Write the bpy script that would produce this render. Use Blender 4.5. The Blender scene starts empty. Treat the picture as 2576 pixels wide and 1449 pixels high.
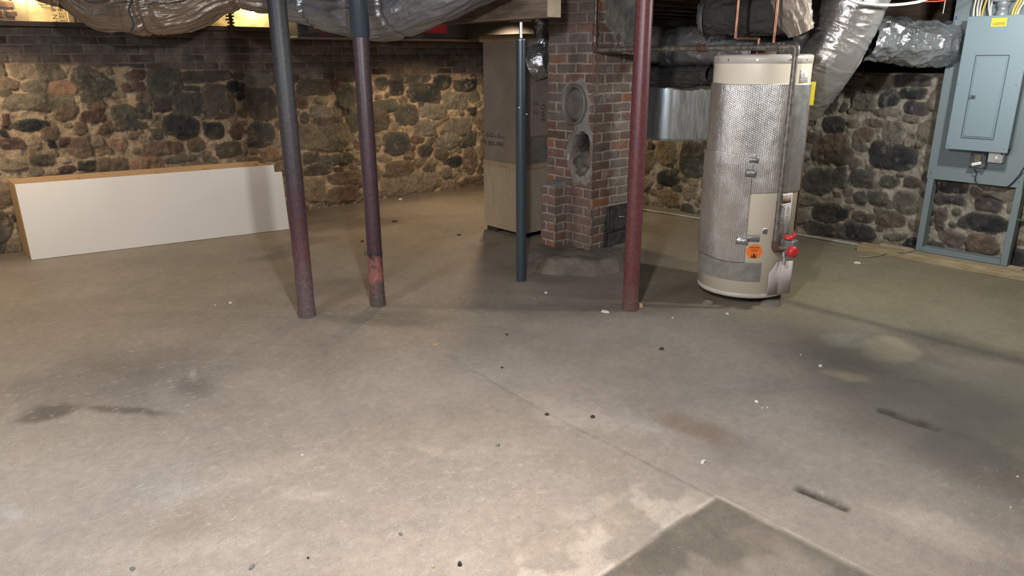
import bpy, bmesh, math, random
import numpy as np
from mathutils import Vector, Matrix
random.seed(7); rng = np.random.default_rng(11)
sc = bpy.context.scene; COL = sc.collection
# ------------------------------------------------------------------ camera
F = 1806.0; P = math.atan(.318); A = math.radians(48.8); ROLL = math.radians(-.3); H = 1.5
fw = Vector((math.cos(A)*math.cos(P), math.sin(A)*math.cos(P), -math.sin(P)))
rt0 = Vector((math.sin(A), -math.cos(A), 0)); up0 = rt0.cross(fw)
rt = rt0*math.cos(ROLL)+up0*math.sin(ROLL); up = -rt0*math.sin(ROLL)+up0*math.cos(ROLL)
cd = bpy.data.cameras.new('camera'); cam = bpy.data.objects.new('camera', cd); COL.objects.link(cam)
cd.sensor_width = 36; cd.lens = 36*F/2576; cd.clip_start = .02
M4 = Matrix((rt, up, -fw)).transposed().to_4x4(); M4.translation = (0, 0, H); cam.matrix_world = M4
sc.camera = cam
# ------------------------------------------------------------------ world, lights, exposure
w = bpy.data.worlds.new('world'); sc.world = w; w.use_nodes = True
w.node_tree.nodes['Background'].inputs[0].default_value = (.55, .65, .8, 1)
w.node_tree.nodes['Background'].inputs[1].default_value = .05
def lamp(name, loc, watt, col, rad=.05):
    l = bpy.data.lights.new(name, 'POINT'); l.energy = watt; l.color = col; l.shadow_soft_size = rad
    o = bpy.data.objects.new(name, l); COL.objects.link(o); o.location = loc; return o
lamp('bulb_centre', (.92, 1.17, 1.93), 100, (1.0, .95, .93), .05)
lamp('bulb_right', (4.75, 1.28, 1.93), 36, (1.0, .98, .92), .05)
def shade_lamp(name, loc, watt, col, ang=150, rad=.05):
    l = bpy.data.lights.new(name, 'SPOT'); l.energy = watt; l.color = col; l.shadow_soft_size = rad; l.spot_size = math.radians(ang); l.spot_blend = .35
    o = bpy.data.objects.new(name, l); COL.objects.link(o); o.location = loc; return o
shade_lamp('bulb_back', (4.72, 5.72, 1.86), 40, (1.0, .73, .45), 152)
shade_lamp('bulb_left', (.25, 6.15, 1.93), 37, (1.0, .74, .46), 156)
lamp('bulb_sill_left', (1.10, 6.99, 2.03), 4.2, (1.0, .76, .38), .03)
lamp('bulb_sill_right', (2.98, 6.98, 2.03), 3.8, (1.0, .76, .38), .03)
lamp('bulb_near_left', (-1.0, 2.4, 1.85), 66, (.84, .91, 1.0), .22)
vs = sc.view_settings; vs.view_transform = 'Standard'; vs.look = 'None'; vs.gamma = 1; vs.use_curve_mapping = False
vs.exposure = 1.25
# ------------------------------------------------------------------ pixel -> point in the room (2576 x 1449 frame)
C0 = Vector((0, 0, H)); HD = Vector((math.cos(A), math.sin(A), 0))
def ray(u, v): return fw + rt*((u-1288)/F) - up*((v-724.5)/F)
def fl(u, v, z=0): d = ray(u, v); return C0+d*((z-H)/d.z)
def onx(u, v, x): d = ray(u, v); return C0+d*(x/d.x)
def ony(u, v, y): d = ray(u, v); return C0+d*(y/d.y)
def dep(u, v, D): d = ray(u, v); return C0+d*(D/(d.dot(HD)))
# ------------------------------------------------------------------ noise
def _h(ix, iy, iz, s):
    n = (ix.astype(np.int64)*374761393 + iy.astype(np.int64)*668265263 + iz.astype(np.int64)*2147483647 + s*974634777) & 0xffffffff
    n = ((n ^ (n >> 13))*1274126177) & 0xffffffff
    n = ((n ^ (n >> 16))*2246822519) & 0xffffffff
    return ((n ^ (n >> 15)) & 0xffffff)/float(0xffffff)
def vn(x, y, z=0., s=0):
    x = np.asarray(x, float); y = np.asarray(y, float)+0*x; z = np.asarray(z, float)+0*x; x = x+0*y
    fx, fy, fz = np.floor(x), np.floor(y), np.floor(z)
    tx, ty, tz = x-fx, y-fy, z-fz
    tx, ty, tz = tx*tx*(3-2*tx), ty*ty*(3-2*ty), tz*tz*(3-2*tz)
    r = 0
    for a in (0, 1):
        for b in (0, 1):
            for c in (0, 1):
                r = r+_h(fx+a, fy+b, fz+c, s)*(tx if a else 1-tx)*(ty if b else 1-ty)*(tz if c else 1-tz)
    return r*2-1
def fbm(x, y, z=0., s=0, o=4):
    r = 0; a = 1; t = 0
    for k in range(o):
        f = 2.03**k; r = r+a*vn(np.asarray(x)*f, np.asarray(y)*f, np.asarray(z)*f, s+k*17); t += a; a *= .5
    return r/t
def sstep(a, b, x): t = np.clip((x-a)/(b-a), 0, 1); return t*t*(3-2*t)
# ------------------------------------------------------------------ materials
MATS = {}
def nd(nt, typ, **k):
    n = nt.nodes.new(typ)
    for a, b in k.items():
        if a in n.inputs: n.inputs[a].default_value = b
        else: setattr(n, a, b)
    return n
def mat(name, col, rough=.6, metal=0., col2=None, ns=8., spread=.12, bs=0, bstr=.2, bdist=.003, det=5, rough2=None, spec=.5, coat=0, stretch=None, emit=0):
    if name in MATS: return MATS[name]
    m = bpy.data.materials.new(name); m.use_nodes = True; nt = m.node_tree; b = nt.nodes['Principled BSDF']
    tc = nd(nt, 'ShaderNodeTexCoord'); src = tc.outputs['Object']
    if stretch:
        mp = nd(nt, 'ShaderNodeMapping'); mp.inputs['Scale'].default_value = stretch; nt.links.new(src, mp.inputs[0]); src = mp.outputs[0]
    n = nd(nt, 'ShaderNodeTexNoise', Scale=ns, Detail=float(det), Roughness=.62); nt.links.new(src, n.inputs['Vector'])
    r = nd(nt, 'ShaderNodeValToRGB'); c = Vector(col); c2 = Vector(col2) if col2 else c*.72
    r.color_ramp.elements[0].position = .5-spread; r.color_ramp.elements[1].position = .5+spread
    r.color_ramp.elements[0].color = (*c2, 1); r.color_ramp.elements[1].color = (*c, 1)
    nt.links.new(n.outputs['Fac'], r.inputs[0]); nt.links.new(r.outputs[0], b.inputs['Base Color'])
    b.inputs['Roughness'].default_value = rough; b.inputs['Metallic'].default_value = metal
    b.inputs['Specular IOR Level'].default_value = spec; b.inputs['Coat Weight'].default_value = coat
    if emit: b.inputs['Emission Color'].default_value = (*col, 1); b.inputs['Emission Strength'].default_value = emit
    if rough2 is not None:
        mr = nd(nt, 'ShaderNodeMapRange'); mr.inputs['To Min'].default_value = rough2; mr.inputs['To Max'].default_value = rough
        mr.inputs['From Min'].default_value = .35; mr.inputs['From Max'].default_value = .65
        nt.links.new(n.outputs['Fac'], mr.inputs['Value']); nt.links.new(mr.outputs[0], b.inputs['Roughness'])
    if bs:
        n2 = nd(nt, 'ShaderNodeTexNoise', Scale=float(bs), Detail=6., Roughness=.6); nt.links.new(src, n2.inputs['Vector'])
        bp = nd(nt, 'ShaderNodeBump', Strength=bstr, Distance=bdist); nt.links.new(n2.outputs['Fac'], bp.inputs['Height']); nt.links.new(bp.outputs[0], b.inputs['Normal'])
    MATS[name] = m; return m
def vcmat(name, rough=.9, fine=70., amt=.35, bs=60., bstr=.6, bdist=.006, spec=.25, coarse=None):
    """colour attribute times fine noise, with bump"""
    m = bpy.data.materials.new(name); m.use_nodes = True; nt = m.node_tree; b = nt.nodes['Principled BSDF']
    at = nd(nt, 'ShaderNodeVertexColor', layer_name='Col'); tc = nd(nt, 'ShaderNodeTexCoord')
    def scaled(scale, lo, hi, det=6.):
        n = nd(nt, 'ShaderNodeTexNoise', Scale=scale, Detail=det, Roughness=.68); nt.links.new(tc.outputs['Object'], n.inputs['Vector'])
        r = nd(nt, 'ShaderNodeMapRange'); r.inputs['From Min'].default_value = .3; r.inputs['From Max'].default_value = .7
        r.inputs['To Min'].default_value = lo; r.inputs['To Max'].default_value = hi; nt.links.new(n.outputs['Fac'], r.inputs['Value']); return r.outputs[0], n
    a1, n1 = scaled(fine, 1-amt, 1+amt); a2, n2 = scaled(fine/6, 1-amt*.7, 1+amt*.7)
    mu = nd(nt, 'ShaderNodeMath', operation='MULTIPLY'); nt.links.new(a1, mu.inputs[0]); nt.links.new(a2, mu.inputs[1])
    vm = nd(nt, 'ShaderNodeVectorMath', operation='SCALE'); nt.links.new(at.outputs['Color'], vm.inputs[0]); nt.links.new(mu.outputs[0], vm.inputs['Scale'])
    nt.links.new(vm.outputs[0], b.inputs['Base Color']); b.inputs['Roughness'].default_value = rough; b.inputs['Specular IOR Level'].default_value = spec
    nb = nd(nt, 'ShaderNodeTexNoise', Scale=bs, Detail=8., Roughness=.7); nt.links.new(tc.outputs['Object'], nb.inputs['Vector'])
    bp = nd(nt, 'ShaderNodeBump', Strength=bstr, Distance=bdist); nt.links.new(nb.outputs['Fac'], bp.inputs['Height']); nt.links.new(bp.outputs[0], b.inputs['Normal'])
    MATS[name] = m; return m
def foil(name, col=(.78, .8, .82), rough=.2, dust=0., dcol=(.30, .26, .22), ns=14, bstr=.9, bdist=.012, stretch=None, dscale=3.):
    m = bpy.data.materials.new(name); m.use_nodes = True; nt = m.node_tree; b = nt.nodes['Principled BSDF']
    tc = nd(nt, 'ShaderNodeTexCoord'); src = tc.outputs['Object']; s2 = src
    if stretch:
        mp = nd(nt, 'ShaderNodeMapping'); mp.inputs['Scale'].default_value = stretch; nt.links.new(src, mp.inputs[0]); s2 = mp.outputs[0]
    n = nd(nt, 'ShaderNodeTexNoise', Scale=dscale, Detail=6., Roughness=.6); nt.links.new(src, n.inputs['Vector'])
    r = nd(nt, 'ShaderNodeMapRange'); r.inputs['From Min'].default_value = .62-dust*.5; r.inputs['From Max'].default_value = .42-dust*.5
    r.inputs['To Min'].default_value = min(1, dust*1.4); r.inputs['To Max'].default_value = dust*.35; nt.links.new(n.outputs['Fac'], r.inputs['Value'])
    mx = nd(nt, 'ShaderNodeMix', data_type='RGBA'); mx.inputs['A'].default_value = (*col, 1); mx.inputs['B'].default_value = (*dcol, 1)
    nt.links.new(r.outputs[0], mx.inputs['Factor']); nt.links.new(mx.outputs['Result'], b.inputs['Base Color'])
    mm = nd(nt, 'ShaderNodeMath', operation='SUBTRACT'); mm.inputs[0].default_value = 1.; nt.links.new(r.outputs[0], mm.inputs[1]); nt.links.new(mm.outputs[0], b.inputs['Metallic'])
    ma = nd(nt, 'ShaderNodeMath', operation='MULTIPLY_ADD'); nt.links.new(r.outputs[0], ma.inputs[0]); ma.inputs[1].default_value = .45; ma.inputs[2].default_value = rough; nt.links.new(ma.outputs[0], b.inputs['Roughness'])
    v = nd(nt, 'ShaderNodeTexVoronoi', Scale=float(ns), feature='DISTANCE_TO_EDGE'); nt.links.new(s2, v.inputs['Vector'])
    nb = nd(nt, 'ShaderNodeTexNoise', Scale=ns*2., Detail=5., Distortion=1.5); nt.links.new(s2, nb.inputs['Vector'])
    ad = nd(nt, 'ShaderNodeMath', operation='ADD'); nt.links.new(v.outputs['Distance'], ad.inputs[0]); nt.links.new(nb.outputs['Fac'], ad.inputs[1])
    bp = nd(nt, 'ShaderNodeBump', Strength=bstr, Distance=bdist); nt.links.new(ad.outputs[0], bp.inputs['Height']); nt.links.new(bp.outputs[0], b.inputs['Normal'])
    MATS[name] = m; return m
def post_mat(name, stops, rough=.45, pit=.5):
    """paint and rust wear by height along the post, plus mottling"""
    m = bpy.data.materials.new(name); m.use_nodes = True; nt = m.node_tree; b = nt.nodes['Principled BSDF']
    tc = nd(nt, 'ShaderNodeTexCoord'); sx = nd(nt, 'ShaderNodeSeparateXYZ'); nt.links.new(tc.outputs['Object'], sx.inputs[0])
    n = nd(nt, 'ShaderNodeTexNoise', Scale=9., Detail=7., Roughness=.7); nt.links.new(tc.outputs['Object'], n.inputs['Vector'])
    ma = nd(nt, 'ShaderNodeMath', operation='MULTIPLY_ADD'); nt.links.new(n.outputs['Fac'], ma.inputs[0]); ma.inputs[1].default_value = .5; nt.links.new(sx.outputs['Z'], ma.inputs[2])
    mr = nd(nt, 'ShaderNodeMapRange'); mr.inputs['From Min'].default_value = .25; mr.inputs['From Max'].default_value = 2.25; nt.links.new(ma.outputs[0], mr.inputs['Value'])
    r = nd(nt, 'ShaderNodeValToRGB'); els = r.color_ramp.elements
    els[0].position = stops[0][0]; els[0].color = (*stops[0][1], 1); els[1].position = stops[-1][0]; els[1].color = (*stops[-1][1], 1)
    for p, c in stops[1:-1]: e = els.new(p); e.color = (*c, 1)
    nt.links.new(mr.outputs[0], r.inputs[0])
    n2 = nd(nt, 'ShaderNodeTexNoise', Scale=55., Detail=6., Roughness=.75); nt.links.new(tc.outputs['Object'], n2.inputs['Vector'])
    m2 = nd(nt, 'ShaderNodeMapRange'); m2.inputs['From Min'].default_value = .35; m2.inputs['From Max'].default_value = .68; m2.inputs['To Min'].default_value = .7; m2.inputs['To Max'].default_value = 1.45
    nt.links.new(n2.outputs['Fac'], m2.inputs['Value'])
    vm = nd(nt, 'ShaderNodeVectorMath', operation='SCALE'); nt.links.new(r.outputs[0], vm.inputs[0]); nt.links.new(m2.outputs[0], vm.inputs['Scale']); nt.links.new(vm.outputs[0], b.inputs['Base Color'])
    b.inputs['Roughness'].default_value = rough
    # pitting stronger near the foot
    pm = nd(nt, 'ShaderNodeMapRange'); pm.inputs['From Min'].default_value = .35; pm.inputs['From Max'].default_value = .05; pm.inputs['To Min'].default_value = .12; pm.inputs['To Max'].default_value = pit; nt.links.new(sx.outputs['Z'], pm.inputs['Value'])
    bp = nd(nt, 'ShaderNodeBump', Distance=.006); nt.links.new(pm.outputs[0], bp.inputs['Strength']); nt.links.new(n2.outputs['Fac'], bp.inputs['Height']); nt.links.new(bp.outputs[0], b.inputs['Normal'])
    MATS[name] = m; return m
# ------------------------------------------------------------------ object helpers
RL = {}
def tag(o, label=None, cat=None, group=None, kind=None):
    if label: o['label'] = label
    if cat: o['category'] = cat
    if group: o['group'] = group
    if kind: o['kind'] = kind
    return o
def thing(name, label, cat, loc, group=None):
    o = bpy.data.objects.new(name, None); COL.objects.link(o); o.location = loc; o.empty_display_size = .05
    RL[o.name] = Vector(loc); return tag(o, label, cat, group)
class MB:
    def __init__(s): s.v = []; s.f = []; s.sm = []
    def add(s, vs, fs, smooth=False):
        k = len(s.v); s.v += [tuple(p) for p in vs]; s.f += [tuple(i+k for i in f) for f in fs]; s.sm += [smooth]*len(fs); return s
    def box(s, a, b, bev=0.):
        x0, y0, z0 = [min(a[i], b[i]) for i in range(3)]; x1, y1, z1 = [max(a[i], b[i]) for i in range(3)]
        return s.hexa([(x0, y0, z0), (x1, y0, z0), (x1, y1, z0), (x0, y1, z0), (x0, y0, z1), (x1, y0, z1), (x1, y1, z1), (x0, y1, z1)])
    def hexa(s, p):
        return s.add(p, [(0, 3, 2, 1), (4, 5, 6, 7), (0, 1, 5, 4), (1, 2, 6, 5), (2, 3, 7, 6), (3, 0, 4, 7)])
    def obox(s, o, dx, dy, dz):
        o, dx, dy, dz = map(Vector, (o, dx, dy, dz))
        if dx.cross(dy).dot(dz) < 0: dx, dy = dy, dx
        return s.hexa([o, o+dx, o+dx+dy, o+dy, o+dz, o+dx+dz, o+dx+dy+dz, o+dy+dz])
    def tube(s, pts, r, n=16, caps=True):
        pts = [Vector(p) for p in pts]; rr = r if isinstance(r, (list, tuple)) else [r]*len(pts)
        t = (pts[1]-pts[0]).normalized(); ref = Vector((0, 0, 1)) if abs(t.z) < .9 else Vector((1, 0, 0)); nx = t.cross(ref).normalized(); vs = []
        for i, p in enumerate(pts):
            t = (pts[min(i+1, len(pts)-1)]-pts[max(i-1, 0)]).normalized(); nx = (nx-t*nx.dot(t)).normalized(); ny = t.cross(nx)
            for k in range(n):
                a = 2*math.pi*k/n; vs.append(p+nx*(math.cos(a)*rr[i])+ny*(math.sin(a)*rr[i]))
        fs = [(i*n+k, i*n+(k+1) % n, (i+1)*n+(k+1) % n, (i+1)*n+k) for i in range(len(pts)-1) for k in range(n)]
        s.add(vs, fs, True)
        if caps:
            s.add(vs[:n], [tuple(range(n))[::-1]]); s.add(vs[-n:], [tuple(range(n))])
        return s
    def lathe(s, c, prof, n=48, axis=(0, 0, 1), caps=True, smooth=True):
        ax = Vector(axis).normalized(); ref = Vector((1, 0, 0)) if abs(ax.x) < .9 else Vector((0, 0, 1)); e1 = ax.cross(ref).normalized(); e2 = ax.cross(e1); c = Vector(c); vs = []
        for (r, h) in prof:
            for k in range(n): a = 2*math.pi*k/n; vs.append(c+ax*h+e1*(r*math.cos(a))+e2*(r*math.sin(a)))
        fs = [(i*n+k, i*n+(k+1) % n, (i+1)*n+(k+1) % n, (i+1)*n+k) for i in range(len(prof)-1) for k in range(n)]
        s.add(vs, fs, smooth)
        if caps: s.add(vs[:n], [tuple(range(n))[::-1]]); s.add(vs[-n:], [tuple(range(n))])
        return s
    def build(s, name, m, parent=None, bevel=0., weld=False):
        loc = Vector((0, 0, 0)); root = parent
        while root is not None:
            if root.name in RL: loc = RL[root.name]; break
            root = root.parent
        me = bpy.data.meshes.new(name); me.from_pydata([(p[0]-loc[0], p[1]-loc[1], p[2]-loc[2]) for p in s.v], [], s.f)
        me.polygons.foreach_set('use_smooth', s.sm); me.materials.append(MATS[m] if isinstance(m, str) else m); me.update()
        bm = bmesh.new(); bm.from_mesh(me)
        if weld: bmesh.ops.remove_doubles(bm, verts=bm.verts, dist=1e-5)
        bmesh.ops.recalc_face_normals(bm, faces=bm.faces); bm.to_mesh(me); bm.free()
        o = bpy.data.objects.new(name, me); COL.objects.link(o)
        if parent is not None: o.parent = parent
        if bevel:
            b = o.modifiers.new('bevel', 'BEVEL'); b.width = bevel; b.segments = 2; b.limit_method = 'ANGLE'; b.angle_limit = math.radians(40)
        return o
def grid_obj(name, X, Y, Z, m, parent=None, col=None, kind=None, closed=False, loc=(0, 0, 0)):
    """structured grid of shape (nr, nc) as one mesh"""
    nr, nc = X.shape; V = np.stack([X-loc[0], Y-loc[1], Z-loc[2]], -1).reshape(-1, 3).astype(np.float32)
    i = np.arange(nr-1)[:, None]; j = np.arange(nc if closed else nc-1)[None, :]; j1 = (j+1) % nc
    q = np.stack([i*nc+j, i*nc+j1, (i+1)*nc+j1, (i+1)*nc+j], -1).reshape(-1, 4).astype(np.int32)
    me = bpy.data.meshes.new(name); me.vertices.add(len(V)); me.vertices.foreach_set('co', V.ravel())
    me.loops.add(q.size); me.loops.foreach_set('vertex_index', q.ravel()); me.polygons.add(len(q))
    me.polygons.foreach_set('loop_start', np.arange(0, q.size, 4, dtype=np.int32)); me.polygons.foreach_set('loop_total', np.full(len(q), 4, np.int32))
    me.update(calc_edges=True); me.polygons.foreach_set('use_smooth', np.ones(len(q), bool))
    if col is not None:
        ca = me.color_attributes.new('Col', 'FLOAT_COLOR', 'POINT'); c4 = np.ones((len(V), 4), np.float32); c4[:, :col.shape[-1]] = col.reshape(-1, col.shape[-1]); ca.data.foreach_set('color', c4.ravel())
    me.materials.append(MATS[m] if isinstance(m, str) else m); o = bpy.data.objects.new(name, me); COL.objects.link(o)
    if parent is not None: o.parent = parent
    if kind: o['kind'] = kind
    return o
def text_obj(name, segs, o, xd, yd, m, parent, track=1.0, thick=.0006):
    """segs: list of (string, size). Built as flat raised lettering in a plane"""
    o, xd, yd = Vector(o), Vector(xd).normalized(), Vector(yd).normalized(); nz = xd.cross(yd); loc = Vector((0, 0, 0)); root = parent
    while root is not None:
        if root.name in RL: loc = RL[root.name]; break
        root = root.parent
    V = []; Fc = []; x = 0
    for s, size in segs:
        cu = bpy.data.curves.new('t', 'FONT'); cu.body = s; cu.size = size; cu.space_character = track; cu.resolution_u = 3
        to = bpy.data.objects.new('t', cu); COL.objects.link(to); bpy.context.view_layer.update()
        me = bpy.data.meshes.new_from_object(to.evaluated_get(bpy.context.evaluated_depsgraph_get())); k = len(V)
        wdt = max([v.co.x for v in me.vertices] or [0])
        for v in me.vertices: V.append(o+xd*(x+v.co.x)+yd*v.co.y+nz*thick-loc)
        for p in me.polygons: Fc.append(tuple(i+k for i in p.vertices))
        x += wdt+size*.12+(size*.3 if s.endswith(' ') else 0)
        bpy.data.objects.remove(to); bpy.data.curves.remove(cu); bpy.data.meshes.remove(me)
        if s.endswith(' ') or (s, size) == segs[-1]:
            me = bpy.data.meshes.new(name); me.from_pydata(V, [], Fc); me.materials.append(MATS[m]); ob = bpy.data.objects.new(name, me); COL.objects.link(ob); ob.parent = parent; V = []; Fc = []
def catmull(pts, n=12):
    pts = [Vector(p) for p in pts]; q = [pts[0]*2-pts[1]]+pts+[pts[-1]*2-pts[-2]]; out = []
    for i in range(1, len(q)-2):
        for k in range(n):
            t = k/n; a, b, c, d = q[i-1], q[i], q[i+1], q[i+2]
            out.append(.5*((2*b)+(c-a)*t+(2*a-5*b+4*c-d)*t*t+(3*b-a-3*c+d)*t**3))
    out.append(pts[-1]); return out
def flex(name, pts, radii, m, parent=None, wr=.012, big=.02, nseg=72, step=.008, seed=1, ring=0., loc=None, mode='crumple'):
    """crumpled tube along a path; wrinkles run mostly across the tube"""
    P_ = catmull(pts, 16); R_ = [v.x for v in catmull([Vector((r, 0, 0)) for r in radii], 16)]
    P_ = np.array([tuple(p) for p in P_]); R_ = np.array(R_); s = np.r_[0, np.cumsum(np.linalg.norm(np.diff(P_, axis=0), axis=1))]
    S = np.arange(0, s[-1], step); Q = np.stack([np.interp(S, s, P_[:, k]) for k in range(3)], -1); R = np.interp(S, s, R_)
    T = np.gradient(Q, axis=0); T /= np.linalg.norm(T, axis=1)[:, None]; nx = np.cross(T[0], [0, 0, 1.] if abs(T[0][2]) < .9 else [1., 0, 0]); NX = []
    for t in T: nx = nx-t*(nx@t); nx = nx/np.linalg.norm(nx); NX.append(nx)
    NX = np.array(NX); NY = np.cross(T, NX); a = np.linspace(0, 2*np.pi, nseg, endpoint=False)[None, :]; SS = S[:, None]+0*a
    ca, sa = np.cos(a)+0*SS, np.sin(a)+0*SS
    d = big*fbm(ca*1.3+5, sa*1.3, SS*4, seed, 3)
    rg = lambda n, p: (1-np.abs(n)*2)**p
    if mode == 'hang':
        sw = .9*fbm(ca*1.2, sa*1.2, SS*2.2, seed+3, 3); n = fbm(ca*3.2+sw, sa*3.2+sw, SS*1.5, seed+5, 3); d = d+wr*1.5*rg(n, 2)+wr*.55*rg(fbm(ca*8+sw*2, sa*8, SS*5+ca*3, seed+9, 2), 2)+wr*.30*rg(fbm(ca*20+sw*7, sa*20, SS*8+ca*6, seed+12, 2), 2)
        d = d-wr*2.2*np.exp(-((SS % .62-.31)/.018)**2)*(.6+.4*ca)
    elif mode == 'crumple':
        sw = .5*fbm(ca*2, sa*2, SS*4, seed+3, 3); d = d+wr*1.6*rg(fbm(ca*1.8+sw, sa*1.8+sw, SS*7, seed+5, 2), 3)+wr*.6*rg(fbm(ca*4, sa*4+sw, SS*13+ca*2, seed+9, 2), 2)
    else:
        n = fbm(ca*1.2, sa*1.2, SS*26, seed+5, 2); d = d+wr*rg(n, 2)+wr*.8*fbm(ca*2.5, sa*2.5, SS*6, seed+9, 3)
    if ring: d = d+ring*np.abs(np.sin(SS*np.pi/.035+fbm(ca, sa, SS*6, seed+3, 2)*2))
    rad = R[:, None]+d
    V = Q[:, None, :]+NX[:, None, :]*(ca*rad)[..., None]+NY[:, None, :]*(sa*rad)[..., None]
    return grid_obj(name, V[..., 0], V[..., 1], V[..., 2], m, parent, closed=True, loc=loc or (0, 0, 0))
# ------------------------------------------------------------------ shared materials
vcmat('wall_stone', rough=.92, fine=80., amt=.30, bs=38., bstr=.9, bdist=.016, spec=.2)
vcmat('chimney_brick', rough=.9, fine=90., amt=.22, bs=90., bstr=.6, bdist=.004, spec=.2)
mat('joist_wood', (.20, .15, .11), .85, col2=(.10, .075, .06), ns=3, stretch=(1, 1, 9), bs=20, bstr=.4)
mat('subfloor', (.17, .13, .10), .9, ns=2.5, bs=10)
mat('white_laminate', (.80, .79, .76), .42, ns=2, col2=(.76, .75, .72), spread=.3)
mat('particle_board', (.60, .40, .21), .8, col2=(.47, .30, .15), ns=120, spread=.16, bs=150, bstr=.3)
mat('enamel', (.80, .74, .61), .34, col2=(.74, .68, .55), ns=5, spread=.2, coat=.1)
mat('enamel_trim', (.58, .55, .50), .4, ns=6, col2=(.5, .47, .42))
mat('steel_pipe', (.27, .255, .225), .5, .55, col2=(.13, .11, .10), ns=30, bs=60, bstr=.3)
mat('rust_iron', (.15, .085, .065), .75, .2, col2=(.09, .05, .04), ns=25, bs=50, bstr=.4)
mat('copper', (.30, .135, .085), .35, .8, col2=(.16, .075, .055), ns=14)
mat('black_iron', (.035, .037, .038), .5, .3, col2=(.07, .07, .068), ns=20, spread=.08, bs=40, bstr=.4)
mat('grey_paint', (.175, .225, .245), .55, col2=(.16, .205, .225), ns=3, spread=.3, bs=80, bstr=.08)
mat('grey_enamel', (.19, .26, .30), .42, col2=(.175, .245, .285), ns=2, spread=.3)
mat('groove_grey', (.10, .135, .16), .5, ns=2)
mat('zinc', (.75, .76, .77), .3, .9, ns=10)
mat('galvanized', (.62, .66, .66), .26, .92, col2=(.48, .52, .53), ns=7, rough2=.42, stretch=(9, 9, 1), spread=.2)
mat('red_plastic', (.62, .035, .04), .4, ns=4, col2=(.5, .02, .03))
mat('grey_cast', (.25, .26, .26), .5, .4, ns=20, bs=40)
mat('orange_sticker', (.95, .22, .035), .5, ns=3, col2=(.9, .2, .03))
mat('yellow_tag', (.80, .66, .03), .5, ns=6, col2=(.7, .56, .02))
mat('ink', (.03, .03, .03), .6, ns=5)
mat('faded_ink', (.05, .04, .038), .7, ns=5)
mat('red_ink', (.55, .04, .04), .6, ns=5)
mat('label_white', (.70, .68, .66), .5, ns=4, col2=(.66, .64, .62))
mat('label_grey', (.30, .30, .31), .6, ns=4)
mat('pink_paint', (.52, .46, .46), .5, ns=6, col2=(.46, .41, .41))
mat('white_plastic', (.78, .79, .80), .4, ns=3, col2=(.75, .76, .77))
mat('clear_grey', (.17, .18, .19), .25, ns=5)
mat('outlet_tan', (.42, .36, .26), .45, ns=4)
mat('led_green', (.35, 1., .3), .4, emit=6.)
mat('cable_white', (.72, .73, .72), .45, ns=6)
mat('cable_cream', (.74, .70, .58), .45, ns=6)
mat('cable_yellow', (.72, .55, .10), .45, ns=6)
mat('cable_red', (.75, .09, .06), .45, ns=6)
mat('cable_black', (.03, .032, .035), .45, ns=6)
mat('cable_green', (.05, .16, .07), .5, ns=6)
mat('cable_dusty', (.30, .34, .28), .6, ns=30)
mat('conduit', (.32, .36, .39), .45, .3, ns=6)
mat('tape_purple', (.26, .09, .16), .6, ns=6)
mat('tag_red', (.75, .05, .10), .5, ns=4, col2=(.68, .04, .08))
mat('timber', (.40, .33, .20), .8, col2=(.27, .22, .13), ns=6, stretch=(6, 1, 6), bs=30, bstr=.3)
mat('pale_timber', (.48, .40, .30), .8, col2=(.36, .29, .21), ns=6, bs=30, bstr=.3)
mat('sill_wood', (.13, .10, .08), .85, col2=(.07, .055, .05), ns=5, bs=20, bstr=.5)
mat('pvc_dusty', (.42, .43, .41), .6, ns=30, col2=(.34, .34, .32))
mat('kraft', (.31, .26, .215), .5, .2, col2=(.235, .20, .17), ns=4, spread=.2, bs=14, bstr=.5, bdist=.01)
mat('kraft_light', (.52, .41, .28), .4, .35, col2=(.40, .31, .21), ns=5, bs=16, bstr=.6, bdist=.01)
mat('shim_dark', (.03, .03, .032), .8, ns=8)
mat('concrete_mound', (.23, .195, .16), .92, col2=(.11, .10, .09), ns=3.2, spread=.14, bs=22, bstr=.9, bdist=.02)
mat('cement', (.25, .25, .235), .93, col2=(.17, .17, .165), ns=7, bs=26, bstr=.9, bdist=.012)
mat('cap_metal', (.22, .205, .19), .6, .3, col2=(.16, .15, .14), ns=7, bs=16, bstr=.25)
mat('paper_scrap', (.72, .66, .52), .8, ns=9)
mat('paint_flake', (.72, .70, .65), .8, ns=9)
mat('peb_dark', (.045, .043, .04), .85, ns=9, bs=30)
mat('peb_grey', (.20, .20, .20), .85, ns=9, bs=30)
mat('peb_tan', (.52, .38, .24), .85, ns=9, bs=30)
foil('foil_clean', col=(.62, .66, .70), rough=.11, dust=.15, dcol=(.12, .12, .12), ns=13, bstr=.55, bdist=.014)
foil('foil_greydust', col=(.38, .39, .42), rough=.19, dust=.26, dcol=(.085, .08, .078), ns=20, bstr=.3, bdist=.006, dscale=5.)
foil('foil_slant', col=(.52, .51, .50), rough=.15, dust=.22, dcol=(.07, .062, .055), ns=18, bstr=.3, bdist=.008)
foil('foil_dusty', col=(.46, .38, .31), rough=.2, dust=.27, dcol=(.12, .088, .06), ns=22, bstr=.35, bdist=.006, stretch=(1, 1, 1), dscale=5.)
foil('foil_mid', col=(.46, .47, .48), rough=.14, dust=.42, dcol=(.10, .09, .08), ns=14, bstr=.5, bdist=.012)
foil('foil_board', col=(.80, .70, .50), rough=.33, dust=.35, dcol=(.55, .45, .28), ns=5, bstr=.25, bdist=.006)
foil('dark_wrap', col=(.25, .25, .26), rough=.4, dust=.8, dcol=(.055, .052, .05), ns=7, bstr=.9, bdist=.02)
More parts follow.
